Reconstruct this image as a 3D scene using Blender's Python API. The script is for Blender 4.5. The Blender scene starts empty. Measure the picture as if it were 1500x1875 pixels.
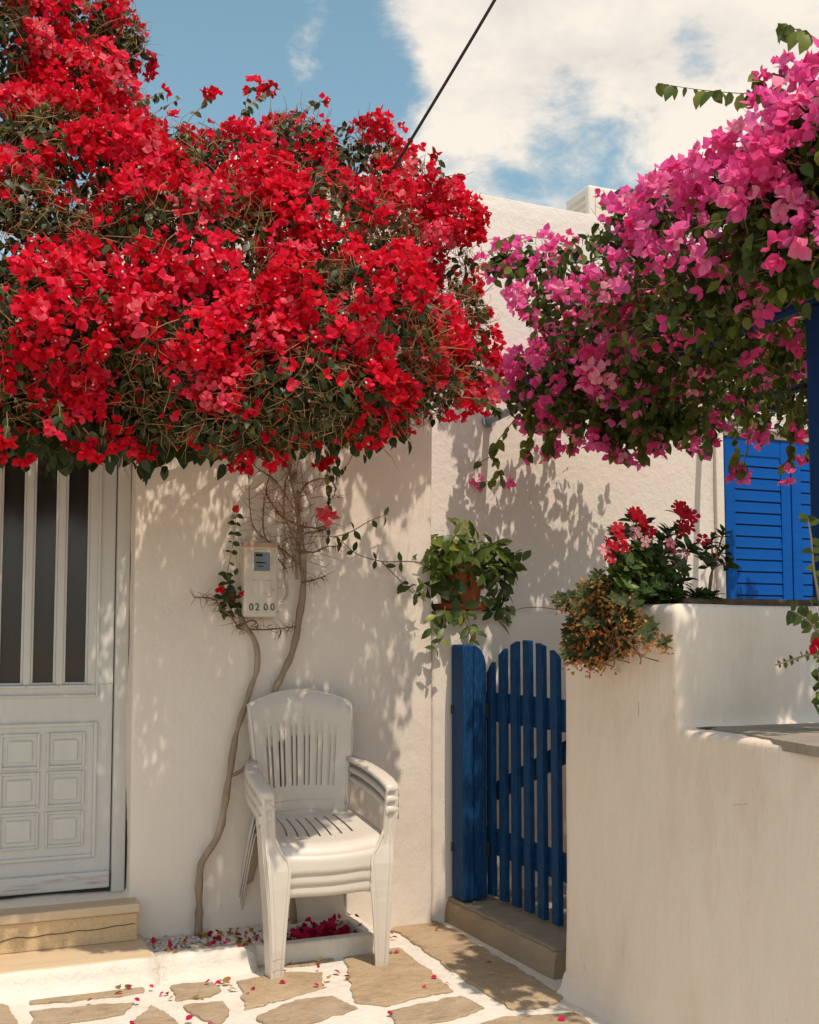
import bpy, bmesh, math, random
import numpy as np
from mathutils import Vector, Matrix, noise
R = math.radians
random.seed(7); RNG = np.random.default_rng(11)
SC = bpy.context.scene
COL = SC.collection

# ------------------------------------------------------------------ camera, sky, sun, exposure
YAW, PITCH, FPX, HC = R(22.8), R(4.0), 2000.0, 1.25
cam_d = bpy.data.cameras.new('camera'); cam = bpy.data.objects.new('camera', cam_d); COL.objects.link(cam)
cam_d.sensor_fit = 'VERTICAL'; cam_d.sensor_height = 36.0; cam_d.sensor_width = 28.8
cam_d.lens = 36.0 * FPX / 1875.0
cam_d.shift_y = (1025 - 937.5) / 1875.0
cam_d.clip_start = 0.05; cam_d.clip_end = 2000
cam.location = (0, 0, HC); cam.rotation_euler = (R(90) + PITCH, 0, -YAW)
SC.camera = cam
SUN_EL, SUN_AZ = R(64), R(8)            # azimuth: swung from -y towards +x
sun_dir = Vector((math.sin(SUN_AZ) * math.cos(SUN_EL), -math.cos(SUN_AZ) * math.cos(SUN_EL), math.sin(SUN_EL)))
sd = bpy.data.lights.new('sun', 'SUN'); sun = bpy.data.objects.new('sun', sd); COL.objects.link(sun)
sd.energy = 3.75; sd.angle = R(0.6); sd.color = (1.0, 0.885, 0.745)
sun.rotation_euler = sun_dir.to_track_quat('Z', 'Y').to_euler()
sun.location = (0, -6, 14)

FW = Vector((math.sin(YAW) * math.cos(PITCH), math.cos(YAW) * math.cos(PITCH), math.sin(PITCH)))
RT = Vector((math.cos(YAW), -math.sin(YAW), 0)); UP = RT.cross(FW)
CAMP = Vector((0, 0, HC))
def ray(px, py): return RT * ((px - 750) / FPX) - UP * ((py - 1025) / FPX) + FW
def on_x(px, py, x): d = ray(px, py); return CAMP + d * (x / d.x)
def on_y(px, py, y): d = ray(px, py); return CAMP + d * (y / d.y)
def on_z(px, py, z): d = ray(px, py); return CAMP + d * ((z - HC) / d.z)
def proj(p):
    v = Vector(p) - CAMP; D = v.dot(FW)
    return 750 + FPX * v.dot(RT) / D, 1025 - FPX * v.dot(UP) / D, D

world = bpy.data.worlds.new('World'); SC.world = world; world.use_nodes = True
def build_world():
    nt = world.node_tree; nt.nodes.clear(); N = nt.nodes.new; L = nt.links.new
    out = N('ShaderNodeOutputWorld'); mix = N('ShaderNodeMixShader')
    bg1 = N('ShaderNodeBackground'); bg2 = N('ShaderNodeBackground')
    sky = N('ShaderNodeTexSky'); sky.sky_type = 'NISHITA'; sky.sun_disc = False
    sky.sun_elevation = SUN_EL; sky.sun_rotation = math.pi - SUN_AZ
    sky.air_density = 1.0; sky.dust_density = 1.5; sky.ozone_density = 1.0; sky.altitude = 50
    hs = N('ShaderNodeHueSaturation'); hs.inputs['Saturation'].default_value = 0.92; hs.inputs['Hue'].default_value = 0.462; hs.inputs['Value'].default_value = 1.40
    L(sky.outputs[0], hs.inputs['Color']); L(hs.outputs[0], bg1.inputs[0]); bg1.inputs[1].default_value = 0.12
    tc = N('ShaderNodeTexCoord')
    def noise_n(scale, det, rough, off, dist=0.0):
        mp = N('ShaderNodeMapping'); mp.inputs['Location'].default_value = off
        mp.inputs['Scale'].default_value = (1, 1, 1.7)
        n = N('ShaderNodeTexNoise'); n.inputs['Scale'].default_value = scale
        n.inputs['Detail'].default_value = det; n.inputs['Roughness'].default_value = rough
        n.inputs['Distortion'].default_value = dist
        L(tc.outputs['Generated'], mp.inputs[0]); L(mp.outputs[0], n.inputs['Vector']); return n.outputs['Fac']
    def M(op, a, b=None, clamp=False):
        m = N('ShaderNodeMath'); m.operation = op; m.use_clamp = clamp
        for i, v in enumerate((a, b)):
            if v is None: continue
            if isinstance(v, (int, float)): m.inputs[i].default_value = v
            else: L(v, m.inputs[i])
        return m.outputs[0]
    big = noise_n(2.2, 3, 0.5, (3.1, 1.7, 0.4)); fine = noise_n(8.0, 12, 0.62, (0.3, 5.2, 1.1), 0.15)
    s = M('ADD', M('MULTIPLY', big, 0.55), M('MULTIPLY', fine, 0.75))
    # the cloud bank behind the houses, a clear stretch left of it, and banks like it round the sky
    for px, py, rad, w in ((1010, 230, 15.0, 0.36), (420, 120, 10.5, -0.40), (535, -10, 2.2, 0.10), (1225, 60, 6.0, -0.08), (1410, 70, 5.0, -0.15), (1500, -60, 5.0, 0.18), (1010, 385, 6.5, -0.24), (680, 175, 3.0, -0.13)):
        d = ray(px, py).normalized()
        vm = N('ShaderNodeVectorMath'); vm.operation = 'DOT_PRODUCT'
        L(tc.outputs['Generated'], vm.inputs[0]); vm.inputs[1].default_value = d
        mr = N('ShaderNodeMapRange'); mr.interpolation_type = 'SMOOTHSTEP'
        mr.inputs['From Min'].default_value = math.cos(R(rad * 1.25)); mr.inputs['From Max'].default_value = math.cos(R(rad * 0.35))
        L(vm.outputs['Value'], mr.inputs['Value'])
        s = M('ADD', s, M('MULTIPLY', mr.outputs[0], w))
    mr = N('ShaderNodeMapRange'); mr.interpolation_type = 'SMOOTHSTEP'
    mr.inputs['From Min'].default_value = 0.64; mr.inputs['From Max'].default_value = 0.83
    L(s, mr.inputs['Value'])
    cr = N('ShaderNodeMixRGB'); cr.inputs[1].default_value = (0.70, 0.65, 0.60, 1); cr.inputs[2].default_value = (0.92, 0.83, 0.72, 1)
    L(M('MULTIPLY', M('SUBTRACT', fine, 0.32), 3.6, True), cr.inputs[0])
    L(cr.outputs[0], bg2.inputs[0]); bg2.inputs[1].default_value = 1.10
    L(M('MULTIPLY', mr.outputs[0], 0.96), mix.inputs[0]); L(bg1.outputs[0], mix.inputs[1]); L(bg2.outputs[0], mix.inputs[2])
    L(mix.outputs[0], out.inputs[0])
build_world()
SC.view_settings.view_transform = 'Standard'; SC.view_settings.look = 'None'
SC.view_settings.exposure = 0.0; SC.view_settings.gamma = 1.0; SC.view_settings.use_curve_mapping = False
try: SC.cycles.max_bounces = 8
except Exception: pass

# ------------------------------------------------------------------ materials
def nodes_of(m):
    m.use_nodes = True; nt = m.node_tree; nt.nodes.clear(); return nt, nt.nodes.new, nt.links.new
def surf(name, c1, c2=None, rough=0.8, nscale=1.5, bump=0.0, bscale=80, bump2=0.0, b2scale=8, spec=0.3, speck=None, speck_scale=60, speck_amt=0.5, speck_lo=0.5, stretch=(1, 1, 1), stain=None, stain_scale=2.5, stain_amt=0.4, metal=0.0):
    m = bpy.data.materials.new(name); nt, N, L = nodes_of(m)
    out = N('ShaderNodeOutputMaterial'); b = N('ShaderNodeBsdfPrincipled'); L(b.outputs[0], out.inputs[0])
    b.inputs['Roughness'].default_value = rough; b.inputs['Specular IOR Level'].default_value = spec; b.inputs['Metallic'].default_value = metal
    tc = N('ShaderNodeTexCoord'); mp = N('ShaderNodeMapping'); mp.inputs['Scale'].default_value = stretch
    L(tc.outputs['Object'], mp.inputs[0])
    def nz(scale, det=5, rg=0.55):
        n = N('ShaderNodeTexNoise'); n.inputs['Scale'].default_value = scale; n.inputs['Detail'].default_value = det; n.inputs['Roughness'].default_value = rg
        L(mp.outputs[0], n.inputs['Vector']); return n.outputs['Fac']
    def rng(v, a, c):
        r = N('ShaderNodeMapRange'); r.inputs['From Min'].default_value = a; r.inputs['From Max'].default_value = c; L(v, r.inputs['Value']); return r.outputs[0]
    col = None
    def mixc(fac, ca, cb):
        x = N('ShaderNodeMixRGB'); L(fac, x.inputs[0])
        for i, c in ((1, ca), (2, cb)):
            if isinstance(c, tuple): x.inputs[i].default_value = (*c, 1)
            else: L(c, x.inputs[i])
        return x.outputs[0]
    col = mixc(rng(nz(nscale, 6), 0.3, 0.7), c1, c2 or c1)
    if stain:
        f = N('ShaderNodeMath'); f.operation = 'MULTIPLY'; L(rng(nz(stain_scale, 8, 0.65), 0.52, 0.78), f.inputs[0]); f.inputs[1].default_value = stain_amt
        col = mixc(f.outputs[0], col, stain)
    if speck:
        f = N('ShaderNodeMath'); f.operation = 'MULTIPLY'; L(rng(nz(speck_scale, 3, 0.7), speck_lo, speck_lo + (0.2 if speck_lo <= .5 else .05)), f.inputs[0]); f.inputs[1].default_value = speck_amt
        col = mixc(f.outputs[0], col, speck)
    L(col, b.inputs['Base Color'])
    nrm = None
    for st, sc in ((bump, bscale), (bump2, b2scale)):
        if st:
            bp = N('ShaderNodeBump'); bp.inputs['Strength'].default_value = st; bp.inputs['Distance'].default_value = 0.6 / sc
            L(nz(sc, 4, 0.6), bp.inputs['Height'])
            if nrm: L(nrm, bp.inputs['Normal'])
            nrm = bp.outputs[0]
    if nrm: L(nrm, b.inputs['Normal'])
    return m
def leafy(name, stops, trans=0.35, rough=0.5, spec=0.25, tmul=1.0):
    m = bpy.data.materials.new(name); nt, N, L = nodes_of(m)
    out = N('ShaderNodeOutputMaterial'); b = N('ShaderNodeBsdfPrincipled'); t = N('ShaderNodeBsdfTranslucent'); mx = N('ShaderNodeMixShader')
    at = N('ShaderNodeAttribute'); at.attribute_name = 'tint'; cr = N('ShaderNodeValToRGB')
    L(at.outputs['Fac'], cr.inputs[0])
    e = cr.color_ramp.elements
    while len(e) < len(stops): e.new(0.5)
    for i, (p, c) in enumerate(stops): e[i].position = p; e[i].color = (*c, 1)
    b.inputs['Roughness'].default_value = rough; b.inputs['Specular IOR Level'].default_value = spec
    L(cr.outputs[0], b.inputs['Base Color']); L(cr.outputs[0], t.inputs[0])
    mx.inputs[0].default_value = trans; L(b.outputs[0], mx.inputs[1]); L(t.outputs[0], mx.inputs[2]); L(mx.outputs[0], out.inputs[0])
    return m
WARM = (0.785, 0.69, 0.595)
M_WALL = surf('whitewashed plaster', WARM, (0.73, 0.63, 0.525), 0.9, 1.3, 0.28, 140, 0.14, 14, stain=(0.62, 0.49, 0.37), stain_scale=2.2, stain_amt=0.25, stretch=(1, 1, .7))
M_ROUGH = surf('rough whitewashed render', (0.765, 0.70, 0.625), (0.74, 0.67, 0.59), 0.92, 1.0, 0.34, 120, 0.2, 22, stain=(0.68, 0.58, 0.47), stain_scale=1.2, stain_amt=0.15)
M_RWALL = surf('worn whitewashed wall', (0.77, 0.665, 0.56), (0.71, 0.60, 0.49), 0.92, 1.6, 0.16, 160, 0.16, 9, stain=(0.55, 0.41, 0.28), stain_scale=3.4, stain_amt=0.5, speck=(0.5, 0.36, 0.24), speck_scale=30, speck_amt=0.45, speck_lo=0.68, stretch=(1.2, 1.2, .5))
M_GROUT = surf('lime painted joints', (0.72, 0.67, 0.59), (0.66, 0.60, 0.51), 0.92, 5, 0.5, 70, 0.4, 20, stain=(0.50, 0.40, 0.29), stain_scale=7, stain_amt=0.4)
M_STONE = surf('tan flagstone', (0.33, 0.24, 0.15), (0.43, 0.325, 0.215), 0.85, 7, 0.7, 70, 0.6, 14, stain=(0.17, 0.13, 0.09), stain_scale=9, stain_amt=0.75, speck=(0.42, 0.34, 0.25), speck_scale=60, speck_amt=0.3)
M_STONE2 = surf('golden flagstone', (0.37, 0.26, 0.155), (0.46, 0.34, 0.215), 0.85, 5, 0.7, 70, 0.6, 14, stain=(0.18, 0.135, 0.09), stain_scale=6, stain_amt=0.8, speck=(0.46, 0.37, 0.27), speck_scale=50, speck_amt=0.3)
M_SLATE = surf('weathered grey schist', (0.25, 0.215, 0.17), (0.35, 0.285, 0.21), 0.85, 4, 0.4, 60, 0.3, 12, stretch=(1, 2.5, 1), stain=(0.15, 0.14, 0.12), stain_scale=5, stain_amt=0.5)
M_CEMENT = surf('brown cement', (0.30, 0.22, 0.145), (0.38, 0.29, 0.195), 0.9, 4, 0.4, 90, 0.3, 16, stain=(0.2, 0.15, 0.10), stain_scale=5, stain_amt=0.4)
M_TERRAZZO = surf('tan terrazzo', (0.57, 0.40, 0.215), (0.62, 0.445, 0.25), 0.7, 3, 0.15, 150, speck=(0.25, 0.17, 0.10), speck_scale=160, speck_amt=0.55)
M_SILL = surf('tan marble tread', (0.62, 0.475, 0.31), (0.54, 0.40, 0.25), 0.5, 3, 0.1, 60, stretch=(0.5, 3, 3), stain=(0.30, 0.2, 0.12), stain_scale=4, stain_amt=0.3, spec=0.4)
M_CRACK = surf('crack', (0.05, 0.035, 0.025))
M_DOOR = surf('grey white door paint', (0.60, 0.575, 0.53), (0.57, 0.54, 0.49), 0.5, 4, 0.12, 60, stretch=(6, 6, 1), stain=(0.48, 0.40, 0.32), stain_scale=5, stain_amt=0.2, spec=0.4)
M_WORN = surf('worn door paint', (0.60, 0.57, 0.52), (0.56, 0.52, 0.46), 0.6, 4, 0.2, 60, stain=(0.34, 0.16, 0.09), stain_scale=14, stain_amt=0.9, stretch=(0.5, 1, 3))
M_GLASS = surf('dark door glass', (0.020, 0.018, 0.016), (0.032, 0.027, 0.023), 0.16, 2, 0.0, spec=0.5, stretch=(6, 1, 0.6))
M_BLUE = surf('blue gate paint', (0.003, 0.033, 0.105), (0.004, 0.045, 0.135), 0.6, 8, 0.3, 50, stretch=(5, 5, 0.6), stain=(0.006, 0.085, 0.20), stain_scale=9, stain_amt=0.6, spec=0.15, speck=(0.09, 0.17, 0.25), speck_scale=45, speck_amt=0.3)
M_SHUT = surf('bright blue shutter paint', (0.001, 0.075, 0.33), (0.002, 0.088, 0.37), 0.55, 6, 0.15, 60, stretch=(1, 5, 5), spec=0.12)
M_PBLUE = surf('dark blue pergola paint', (0.003, 0.03, 0.11), (0.005, 0.042, 0.15), 0.5, 6, 0.15, 40, spec=0.2)
M_PIPE = surf('blue grey pipe paint', (0.27, 0.31, 0.37), (0.32, 0.35, 0.39), 0.5, 6, 0.15, 60)
M_PLAST = surf('cream plastic', (0.64, 0.575, 0.495), (0.60, 0.535, 0.455), 0.34, 3, 0.06, 200, spec=0.5, stain=(0.58, 0.47, 0.36), stain_scale=7, stain_amt=0.22)
M_METER = surf('meter box plastic', (0.62, 0.545, 0.45), (0.57, 0.49, 0.39), 0.6, 4, 0.1, 90, stain=(0.38, 0.21, 0.11), stain_scale=8, stain_amt=0.4)
M_MWIN = surf('meter window', (0.10, 0.115, 0.13), (0.15, 0.165, 0.18), 0.25, 9, spec=0.5)
M_BLACK = surf('black paint', (0.018, 0.017, 0.016), None, 0.7)
M_RUST = surf('rusty stain', (0.36, 0.20, 0.11), (0.48, 0.32, 0.2), 0.9, 12, 0.3, 60)
M_BARK = surf('pale bark', (0.27, 0.195, 0.135), (0.36, 0.275, 0.20), 0.9, 12, 0.7, 60, stretch=(1, 1, 0.3), stain=(0.16, 0.10, 0.07), stain_scale=14, stain_amt=0.5)
M_TWIG = surf('dry brown twig', (0.16, 0.085, 0.045), (0.24, 0.14, 0.075), 0.9, 20)
M_DRYTW = surf('dry orange twig', (0.26, 0.12, 0.05), (0.36, 0.20, 0.095), 0.9, 8)
M_TERRA = surf('terracotta', (0.36, 0.095, 0.035), (0.43, 0.13, 0.05), 0.6, 9, 0.15, 60)
M_SOIL = surf('dry soil', (0.08, 0.05, 0.03), (0.14, 0.09, 0.055), 1.0, 20, 0.8, 40)
M_GRAVEL = surf('pale gravel', (0.40, 0.35, 0.29), (0.62, 0.55, 0.46), 0.9, 30, 0.3, 90)
M_GROUND = surf('dusty ground', (0.45, 0.37, 0.27), (0.38, 0.30, 0.21), 0.95, 0.6, 0.3, 20)
M_CABLE = surf('black cable sheath', (0.035, 0.028, 0.025), None, 0.6)
M_AC = surf('aged cream casing', (0.72, 0.66, 0.57), (0.68, 0.61, 0.52), 0.5, 3)
M_DARK = surf('dark recess', (0.06, 0.05, 0.045), None, 0.8)
M_RED = leafy('crimson bracts', [(0.0, (0.38, 0.004, 0.012)), (0.3, (0.66, 0.007, 0.022)), (0.6, (0.80, 0.011, 0.040)), (0.85, (0.86, 0.03, 0.10)), (1.0, (0.84, 0.15, 0.18))], 0.42, 0.55, 0.15)
M_PINK = leafy('magenta bracts', [(0.0, (0.80, 0.07, 0.25)), (0.35, (0.88, 0.10, 0.36)), (0.7, (0.91, 0.17, 0.47)), (1.0, (0.92, 0.42, 0.50))], 0.52, 0.55, 0.15)
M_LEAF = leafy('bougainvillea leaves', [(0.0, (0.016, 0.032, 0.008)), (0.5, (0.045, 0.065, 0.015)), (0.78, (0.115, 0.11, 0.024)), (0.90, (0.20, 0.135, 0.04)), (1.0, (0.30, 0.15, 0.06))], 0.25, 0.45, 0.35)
M_LEAFP = leafy('young bougainvillea leaves', [(0.0, (0.025, 0.045, 0.010)), (0.4, (0.075, 0.115, 0.018)), (0.8, (0.19, 0.23, 0.035)), (1.0, (0.32, 0.26, 0.06))], 0.35, 0.45, 0.3)
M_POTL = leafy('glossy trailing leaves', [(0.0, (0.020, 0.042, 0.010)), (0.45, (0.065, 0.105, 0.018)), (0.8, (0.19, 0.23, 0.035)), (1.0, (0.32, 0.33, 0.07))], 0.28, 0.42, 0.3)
M_VINCL = leafy('periwinkle leaves', [(0.0, (0.02, 0.045, 0.012)), (0.6, (0.05, 0.085, 0.018)), (1.0, (0.14, 0.17, 0.03))], 0.25, 0.4, 0.35)
M_DRYL = leafy('dry rosette leaves', [(0.0, (0.035, 0.055, 0.018)), (0.4, (0.07, 0.08, 0.025)), (0.55, (0.30, 0.12, 0.035)), (1.0, (0.52, 0.24, 0.075))], 0.2, 0.6, 0.2)
M_VRED = leafy('red petals', [(0.0, (0.30, 0.003, 0.008)), (1.0, (0.48, 0.007, 0.02))], 0.3, 0.6, 0.15)
M_VPINK = leafy('pale pink petals', [(0.0, (0.75, 0.24, 0.27)), (1.0, (0.80, 0.34, 0.36))], 0.3, 0.6, 0.15)
M_FALLEN = leafy('fallen crimson bracts', [(0.0, (0.20, 0.008, 0.03)), (0.6, (0.55, 0.012, 0.07)), (1.0, (0.70, 0.05, 0.18))], 0.2, 0.7, 0.1)
M_FALLY = leafy('fallen dry leaves', [(0.0, (0.22, 0.10, 0.03)), (0.6, (0.42, 0.27, 0.04)), (1.0, (0.40, 0.20, 0.09))], 0.2, 0.7, 0.1)

# ------------------------------------------------------------------ helpers
def put(o, parent=None):
    COL.objects.link(o)
    if parent: o.parent = parent
    return o
def tag(o, label=None, cat=None, group=None, kind=None):
    for k, v in (('label', label), ('category', cat), ('group', group), ('kind', kind)):
        if v: o[k] = v
    return o
def thing(name, label, cat, loc=(0, 0, 0), group=None):
    return tag(put(bpy.data.objects.new(name, None)), label, cat, group) if not any(loc) else _th(name, label, cat, loc, group)
def _th(name, label, cat, loc, group):
    o = put(bpy.data.objects.new(name, None)); o.location = loc; return tag(o, label, cat, group)
class MB:
    def __init__(s): s.v = []; s.f = []
    def add(s, vs, fs):
        b = len(s.v); s.v += [tuple(v) for v in vs]; s.f += [tuple(b + i for i in f) for f in fs]; return s
    def box(s, x0, x1, y0, y1, z0, z1):
        return s.add([(x, y, z) for z in (z0, z1) for y in (y0, y1) for x in (x0, x1)],
                     [(0, 2, 3, 1), (4, 5, 7, 6), (0, 1, 5, 4), (2, 6, 7, 3), (0, 4, 6, 2), (1, 3, 7, 5)])
    def tube(s, pts, rad, n=6, cap=True):
        pts = [Vector(p) for p in pts]; rs = rad if isinstance(rad, (list, tuple)) else [rad] * len(pts)
        rings = []; t = None; ref = None
        for i, p in enumerate(pts):
            t = (pts[min(i + 1, len(pts) - 1)] - pts[max(i - 1, 0)]).normalized()
            if ref is None: ref = t.orthogonal().normalized()
            ref = (ref - t * ref.dot(t)).normalized(); bn = t.cross(ref)
            rings.append([p + (ref * math.cos(2 * math.pi * k / n) + bn * math.sin(2 * math.pi * k / n)) * rs[i] for k in range(n)])
        vs = [v for r in rings for v in r]; fs = []
        for i in range(len(rings) - 1):
            for k in range(n): fs.append((i * n + k, i * n + (k + 1) % n, (i + 1) * n + (k + 1) % n, (i + 1) * n + k))
        if cap: fs += [tuple(range(n))[::-1], tuple((len(rings) - 1) * n + k for k in range(n))]
        return s.add(vs, fs)
    def loft(s, rings, close=False):
        n = len(rings[0]); vs = [v for r in rings for v in r]; fs = []
        for i in range(len(rings) - 1):
            for k in range(n if close else n - 1): fs.append((i * n + k, i * n + (k + 1) % n, (i + 1) * n + (k + 1) % n, (i + 1) * n + k))
        return s.add(vs, fs)
    def prism(s, poly, ext):            # polygon of 3-D points extruded by a vector
        n = len(poly); e = Vector(ext); vs = [Vector(p) for p in poly] + [Vector(p) + e for p in poly]
        return s.add(vs, [tuple(range(n))[::-1], tuple(range(n, 2 * n))] + [(k, (k + 1) % n, n + (k + 1) % n, n + k) for k in range(n)])
    def mesh(s, name):
        me = bpy.data.meshes.new(name); me.from_pydata(s.v, [], s.f); me.update(); return me
    def build(s, name, mat, parent=None, smooth=False, bevel=0, seg=2, solid=0, fixn=True):
        me = s.mesh(name)
        if fixn:
            bm = bmesh.new(); bm.from_mesh(me); bmesh.ops.recalc_face_normals(bm, faces=bm.faces); bm.to_mesh(me); bm.free()
        me.materials.append(mat)
        if smooth: me.polygons.foreach_set('use_smooth', [True] * len(me.polygons))
        o = put(bpy.data.objects.new(name, me), parent)
        if solid:
            m = o.modifiers.new('thick', 'SOLIDIFY'); m.thickness = solid; m.offset = 0
        if bevel:
            m = o.modifiers.new('edge', 'BEVEL'); m.width = bevel; m.segments = seg; m.limit_method = 'ANGLE'; m.angle_limit = R(40)
        return o
def box(name, mat, parent, x0, x1, y0, y1, z0, z1, bevel=0.004, seg=2):
    return MB().box(x0, x1, y0, y1, z0, z1).build(name, mat, parent, bevel=bevel, seg=seg)
def spline(pts, sub=4):
    pts = [Vector(p) for p in pts]; out = []
    for i in range(len(pts) - 1):
        a, b, c, d = pts[max(i - 1, 0)], pts[i], pts[i + 1], pts[min(i + 2, len(pts) - 1)]
        for k in range(sub):
            t = k / sub
            out.append(0.5 * ((2 * b) + (c - a) * t + (2 * a - 5 * b + 4 * c - d) * t * t + (3 * b - a - 3 * c + d) * t ** 3))
    out.append(pts[-1]); return out
def nz(p, s, o=0.0): return noise.noise(Vector((p[0] * s + o, p[1] * s - o, p[2] * s + 2 * o)))

# templates for leaves and bracts: (verts, faces)
def tmpl_leaf(l=1.0, w=0.7, fold=0.18, droop=0.25, heart=True, rows=4):
    prof = [0.0, 0.85, 1.0, 0.62, 0.0] if heart else [0.0, 0.72, 1.0, 0.72, 0.0]
    vs = [(0, 0, 0)]; 
    for i in range(1, 4):
        t = i / 4; hw = w * 0.5 * prof[i]; z = -droop * l * t * t
        x0 = l * t - (0.10 * l if (heart and i == 1) else 0)
        vs += [(x0, -hw, z + fold * hw * 2 * 0.6), (l * t, 0, z), (x0, hw, z + fold * hw * 2 * 0.6)]
    vs.append((l, 0, -droop * l))
    fs = [(0, 1, 2), (0, 2, 3)]
    for i in range(2):
        a = 1 + i * 3
        fs += [(a, a + 3, a + 4, a + 1), (a + 1, a + 4, a + 5, a + 2)]
    fs += [(7, 10, 8), (8, 10, 9)]
    return np.array(vs, float), fs
def tmpl_flower(seed, L=0.036, W=0.031):
    rr = random.Random(seed); V = []; F = []
    for k in range(3):
        lv, lf = tmpl_leaf(L * rr.uniform(0.85, 1.1), W * rr.uniform(0.9, 1.15), -0.3, rr.uniform(-0.15, 0.35))
        lv = lv + np.array([rr.uniform(-.0015, .0015) for _ in range(lv.size)]).reshape(lv.shape)
        op = R(rr.uniform(22, 62)); az = R(120 * k + rr.uniform(-22, 22))
        ca, sa = math.cos(op), math.sin(op)
        M1 = np.array([[ca, 0, -sa], [0, 1, 0], [sa, 0, ca]])
        cz, sz = math.cos(az), math.sin(az)
        M2 = np.array([[cz, -sz, 0], [sz, cz, 0], [0, 0, 1]])
        v = lv @ M1.T @ M2.T; b = len(V)
        V += v.tolist(); F += [tuple(b + i for i in f) for f in lf]
    return np.array(V), F
FLOWERS = [tmpl_flower(i) for i in range(8)]
LEAVES = [tmpl_leaf(1.0, random.uniform(0.6, 0.8), random.uniform(0.1, 0.3), random.uniform(0.05, 0.5)) for i in range(5)]
OVAL = [tmpl_leaf(1.0, random.uniform(0.45, 0.56), random.uniform(0.12, 0.3), random.uniform(0.0, 0.4), heart=False) for i in range(5)]
def frame(axis, roll, up='z'):
    """3x3 with local z (flower) or local x (leaf) along axis"""
    a = np.asarray(axis, float); a = a / (np.linalg.norm(a) + 1e-9)
    h = np.array([0, 0, 1.0]) if abs(a[2]) < 0.93 else np.array([1.0, 0, 0])
    s = np.cross(h, a); s /= np.linalg.norm(s); t = np.cross(a, s)
    c, d = math.cos(roll), math.sin(roll); s2 = s * c + t * d; t2 = -s * d + t * c
    return np.stack([s2, t2, a], 1) if up == 'z' else np.stack([a, s2, t2], 1)
def frame_n(axis, normal):
    a = np.asarray(axis, float); a = a / (np.linalg.norm(a) + 1e-9); n = np.asarray(normal, float); n = n - a * (n @ a); n /= np.linalg.norm(n) + 1e-9
    return np.stack([a, np.cross(n, a), n], 1)
def rn(s=1.0): return RNG.normal(size=3) * s
def bake(name, tmpls, inst, mat, parent, smooth=True, kind='stuff'):
    """inst: list of (template index, 3x3, loc, scale, tint) -> one mesh"""
    if not inst: return None
    VV = []; TT = []; LT = []; LI = []; nb = 0
    for ti, m3, loc, sc, tint in inst:
        v, f = tmpls[ti]
        VV.append((v * sc) @ m3.T + np.asarray(loc)); TT.append(np.full(len(v), tint))
        for q in f: LT.append(len(q)); LI.extend([nb + i for i in q])
        nb += len(v)
    V = np.concatenate(VV).astype(np.float32); LT = np.array(LT, np.int32); LI = np.array(LI, np.int32)
    me = bpy.data.meshes.new(name); me.vertices.add(len(V)); me.vertices.foreach_set('co', V.ravel())
    me.loops.add(len(LI)); me.loops.foreach_set('vertex_index', LI)
    me.polygons.add(len(LT)); me.polygons.foreach_set('loop_start', np.concatenate([[0], np.cumsum(LT)[:-1]]).astype(np.int32))
    me.polygons.foreach_set('loop_total', LT)
    me.update(calc_edges=True); me.validate()
    a = me.attributes.new('tint', 'FLOAT', 'POINT'); a.data.foreach_set('value', np.concatenate(TT).astype(np.float32))
    if smooth: me.polygons.foreach_set('use_smooth', [True] * len(me.polygons))
    me.materials.append(mat); o = put(bpy.data.objects.new(name, me), parent)
    if kind: o['kind'] = kind
    return o
_singles = {}
def single(name, tmpls, it, mat, parent):
    ti, m3, loc, sc, tint = it; q = min(5, int(tint * 6)); key = (name, id(tmpls), ti, q, mat.name)
    if key not in _singles:
        v, f = tmpls[ti]; me = bpy.data.meshes.new(name); me.from_pydata([tuple(p) for p in v], [], f); me.update()
        a = me.attributes.new('tint', 'FLOAT', 'POINT'); a.data.foreach_set('value', [(q + 0.5) / 6] * len(v))
        me.polygons.foreach_set('use_smooth', [True] * len(me.polygons)); me.materials.append(mat); _singles[key] = me
    o = bpy.data.objects.new(name, _singles[key]); put(o, parent)
    M = Matrix([list(r) for r in (m3 * sc)]).to_4x4(); M.translation = Vector(loc); o.matrix_local = M
    return o
def pick_front(inst, n=300, cell=16):
    """indices of the n that show largest: nearest first, one per patch of the view"""
    pr = [proj(i[2]) for i in inst]; order = sorted(range(len(inst)), key=lambda k: pr[k][2]); occ = set(); out = []
    for k in order:
        x, y, D = pr[k]
        if not (-5 < x < 1505 and -5 < y < 1880): continue
        c = (int(x // cell), int(y // cell))
        if c in occ: continue
        occ.add(c); out.append(k)
        if len(out) >= n: break
    return set(out)
def split_build(names, tmpls, inst, mat, parent, n=300):
    s = pick_front(inst, n)
    for k in s: single(names[0], tmpls, inst[k], mat, parent)
    bake(names[1], tmpls, [it for k, it in enumerate(inst) if k not in s], mat, parent)

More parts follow.
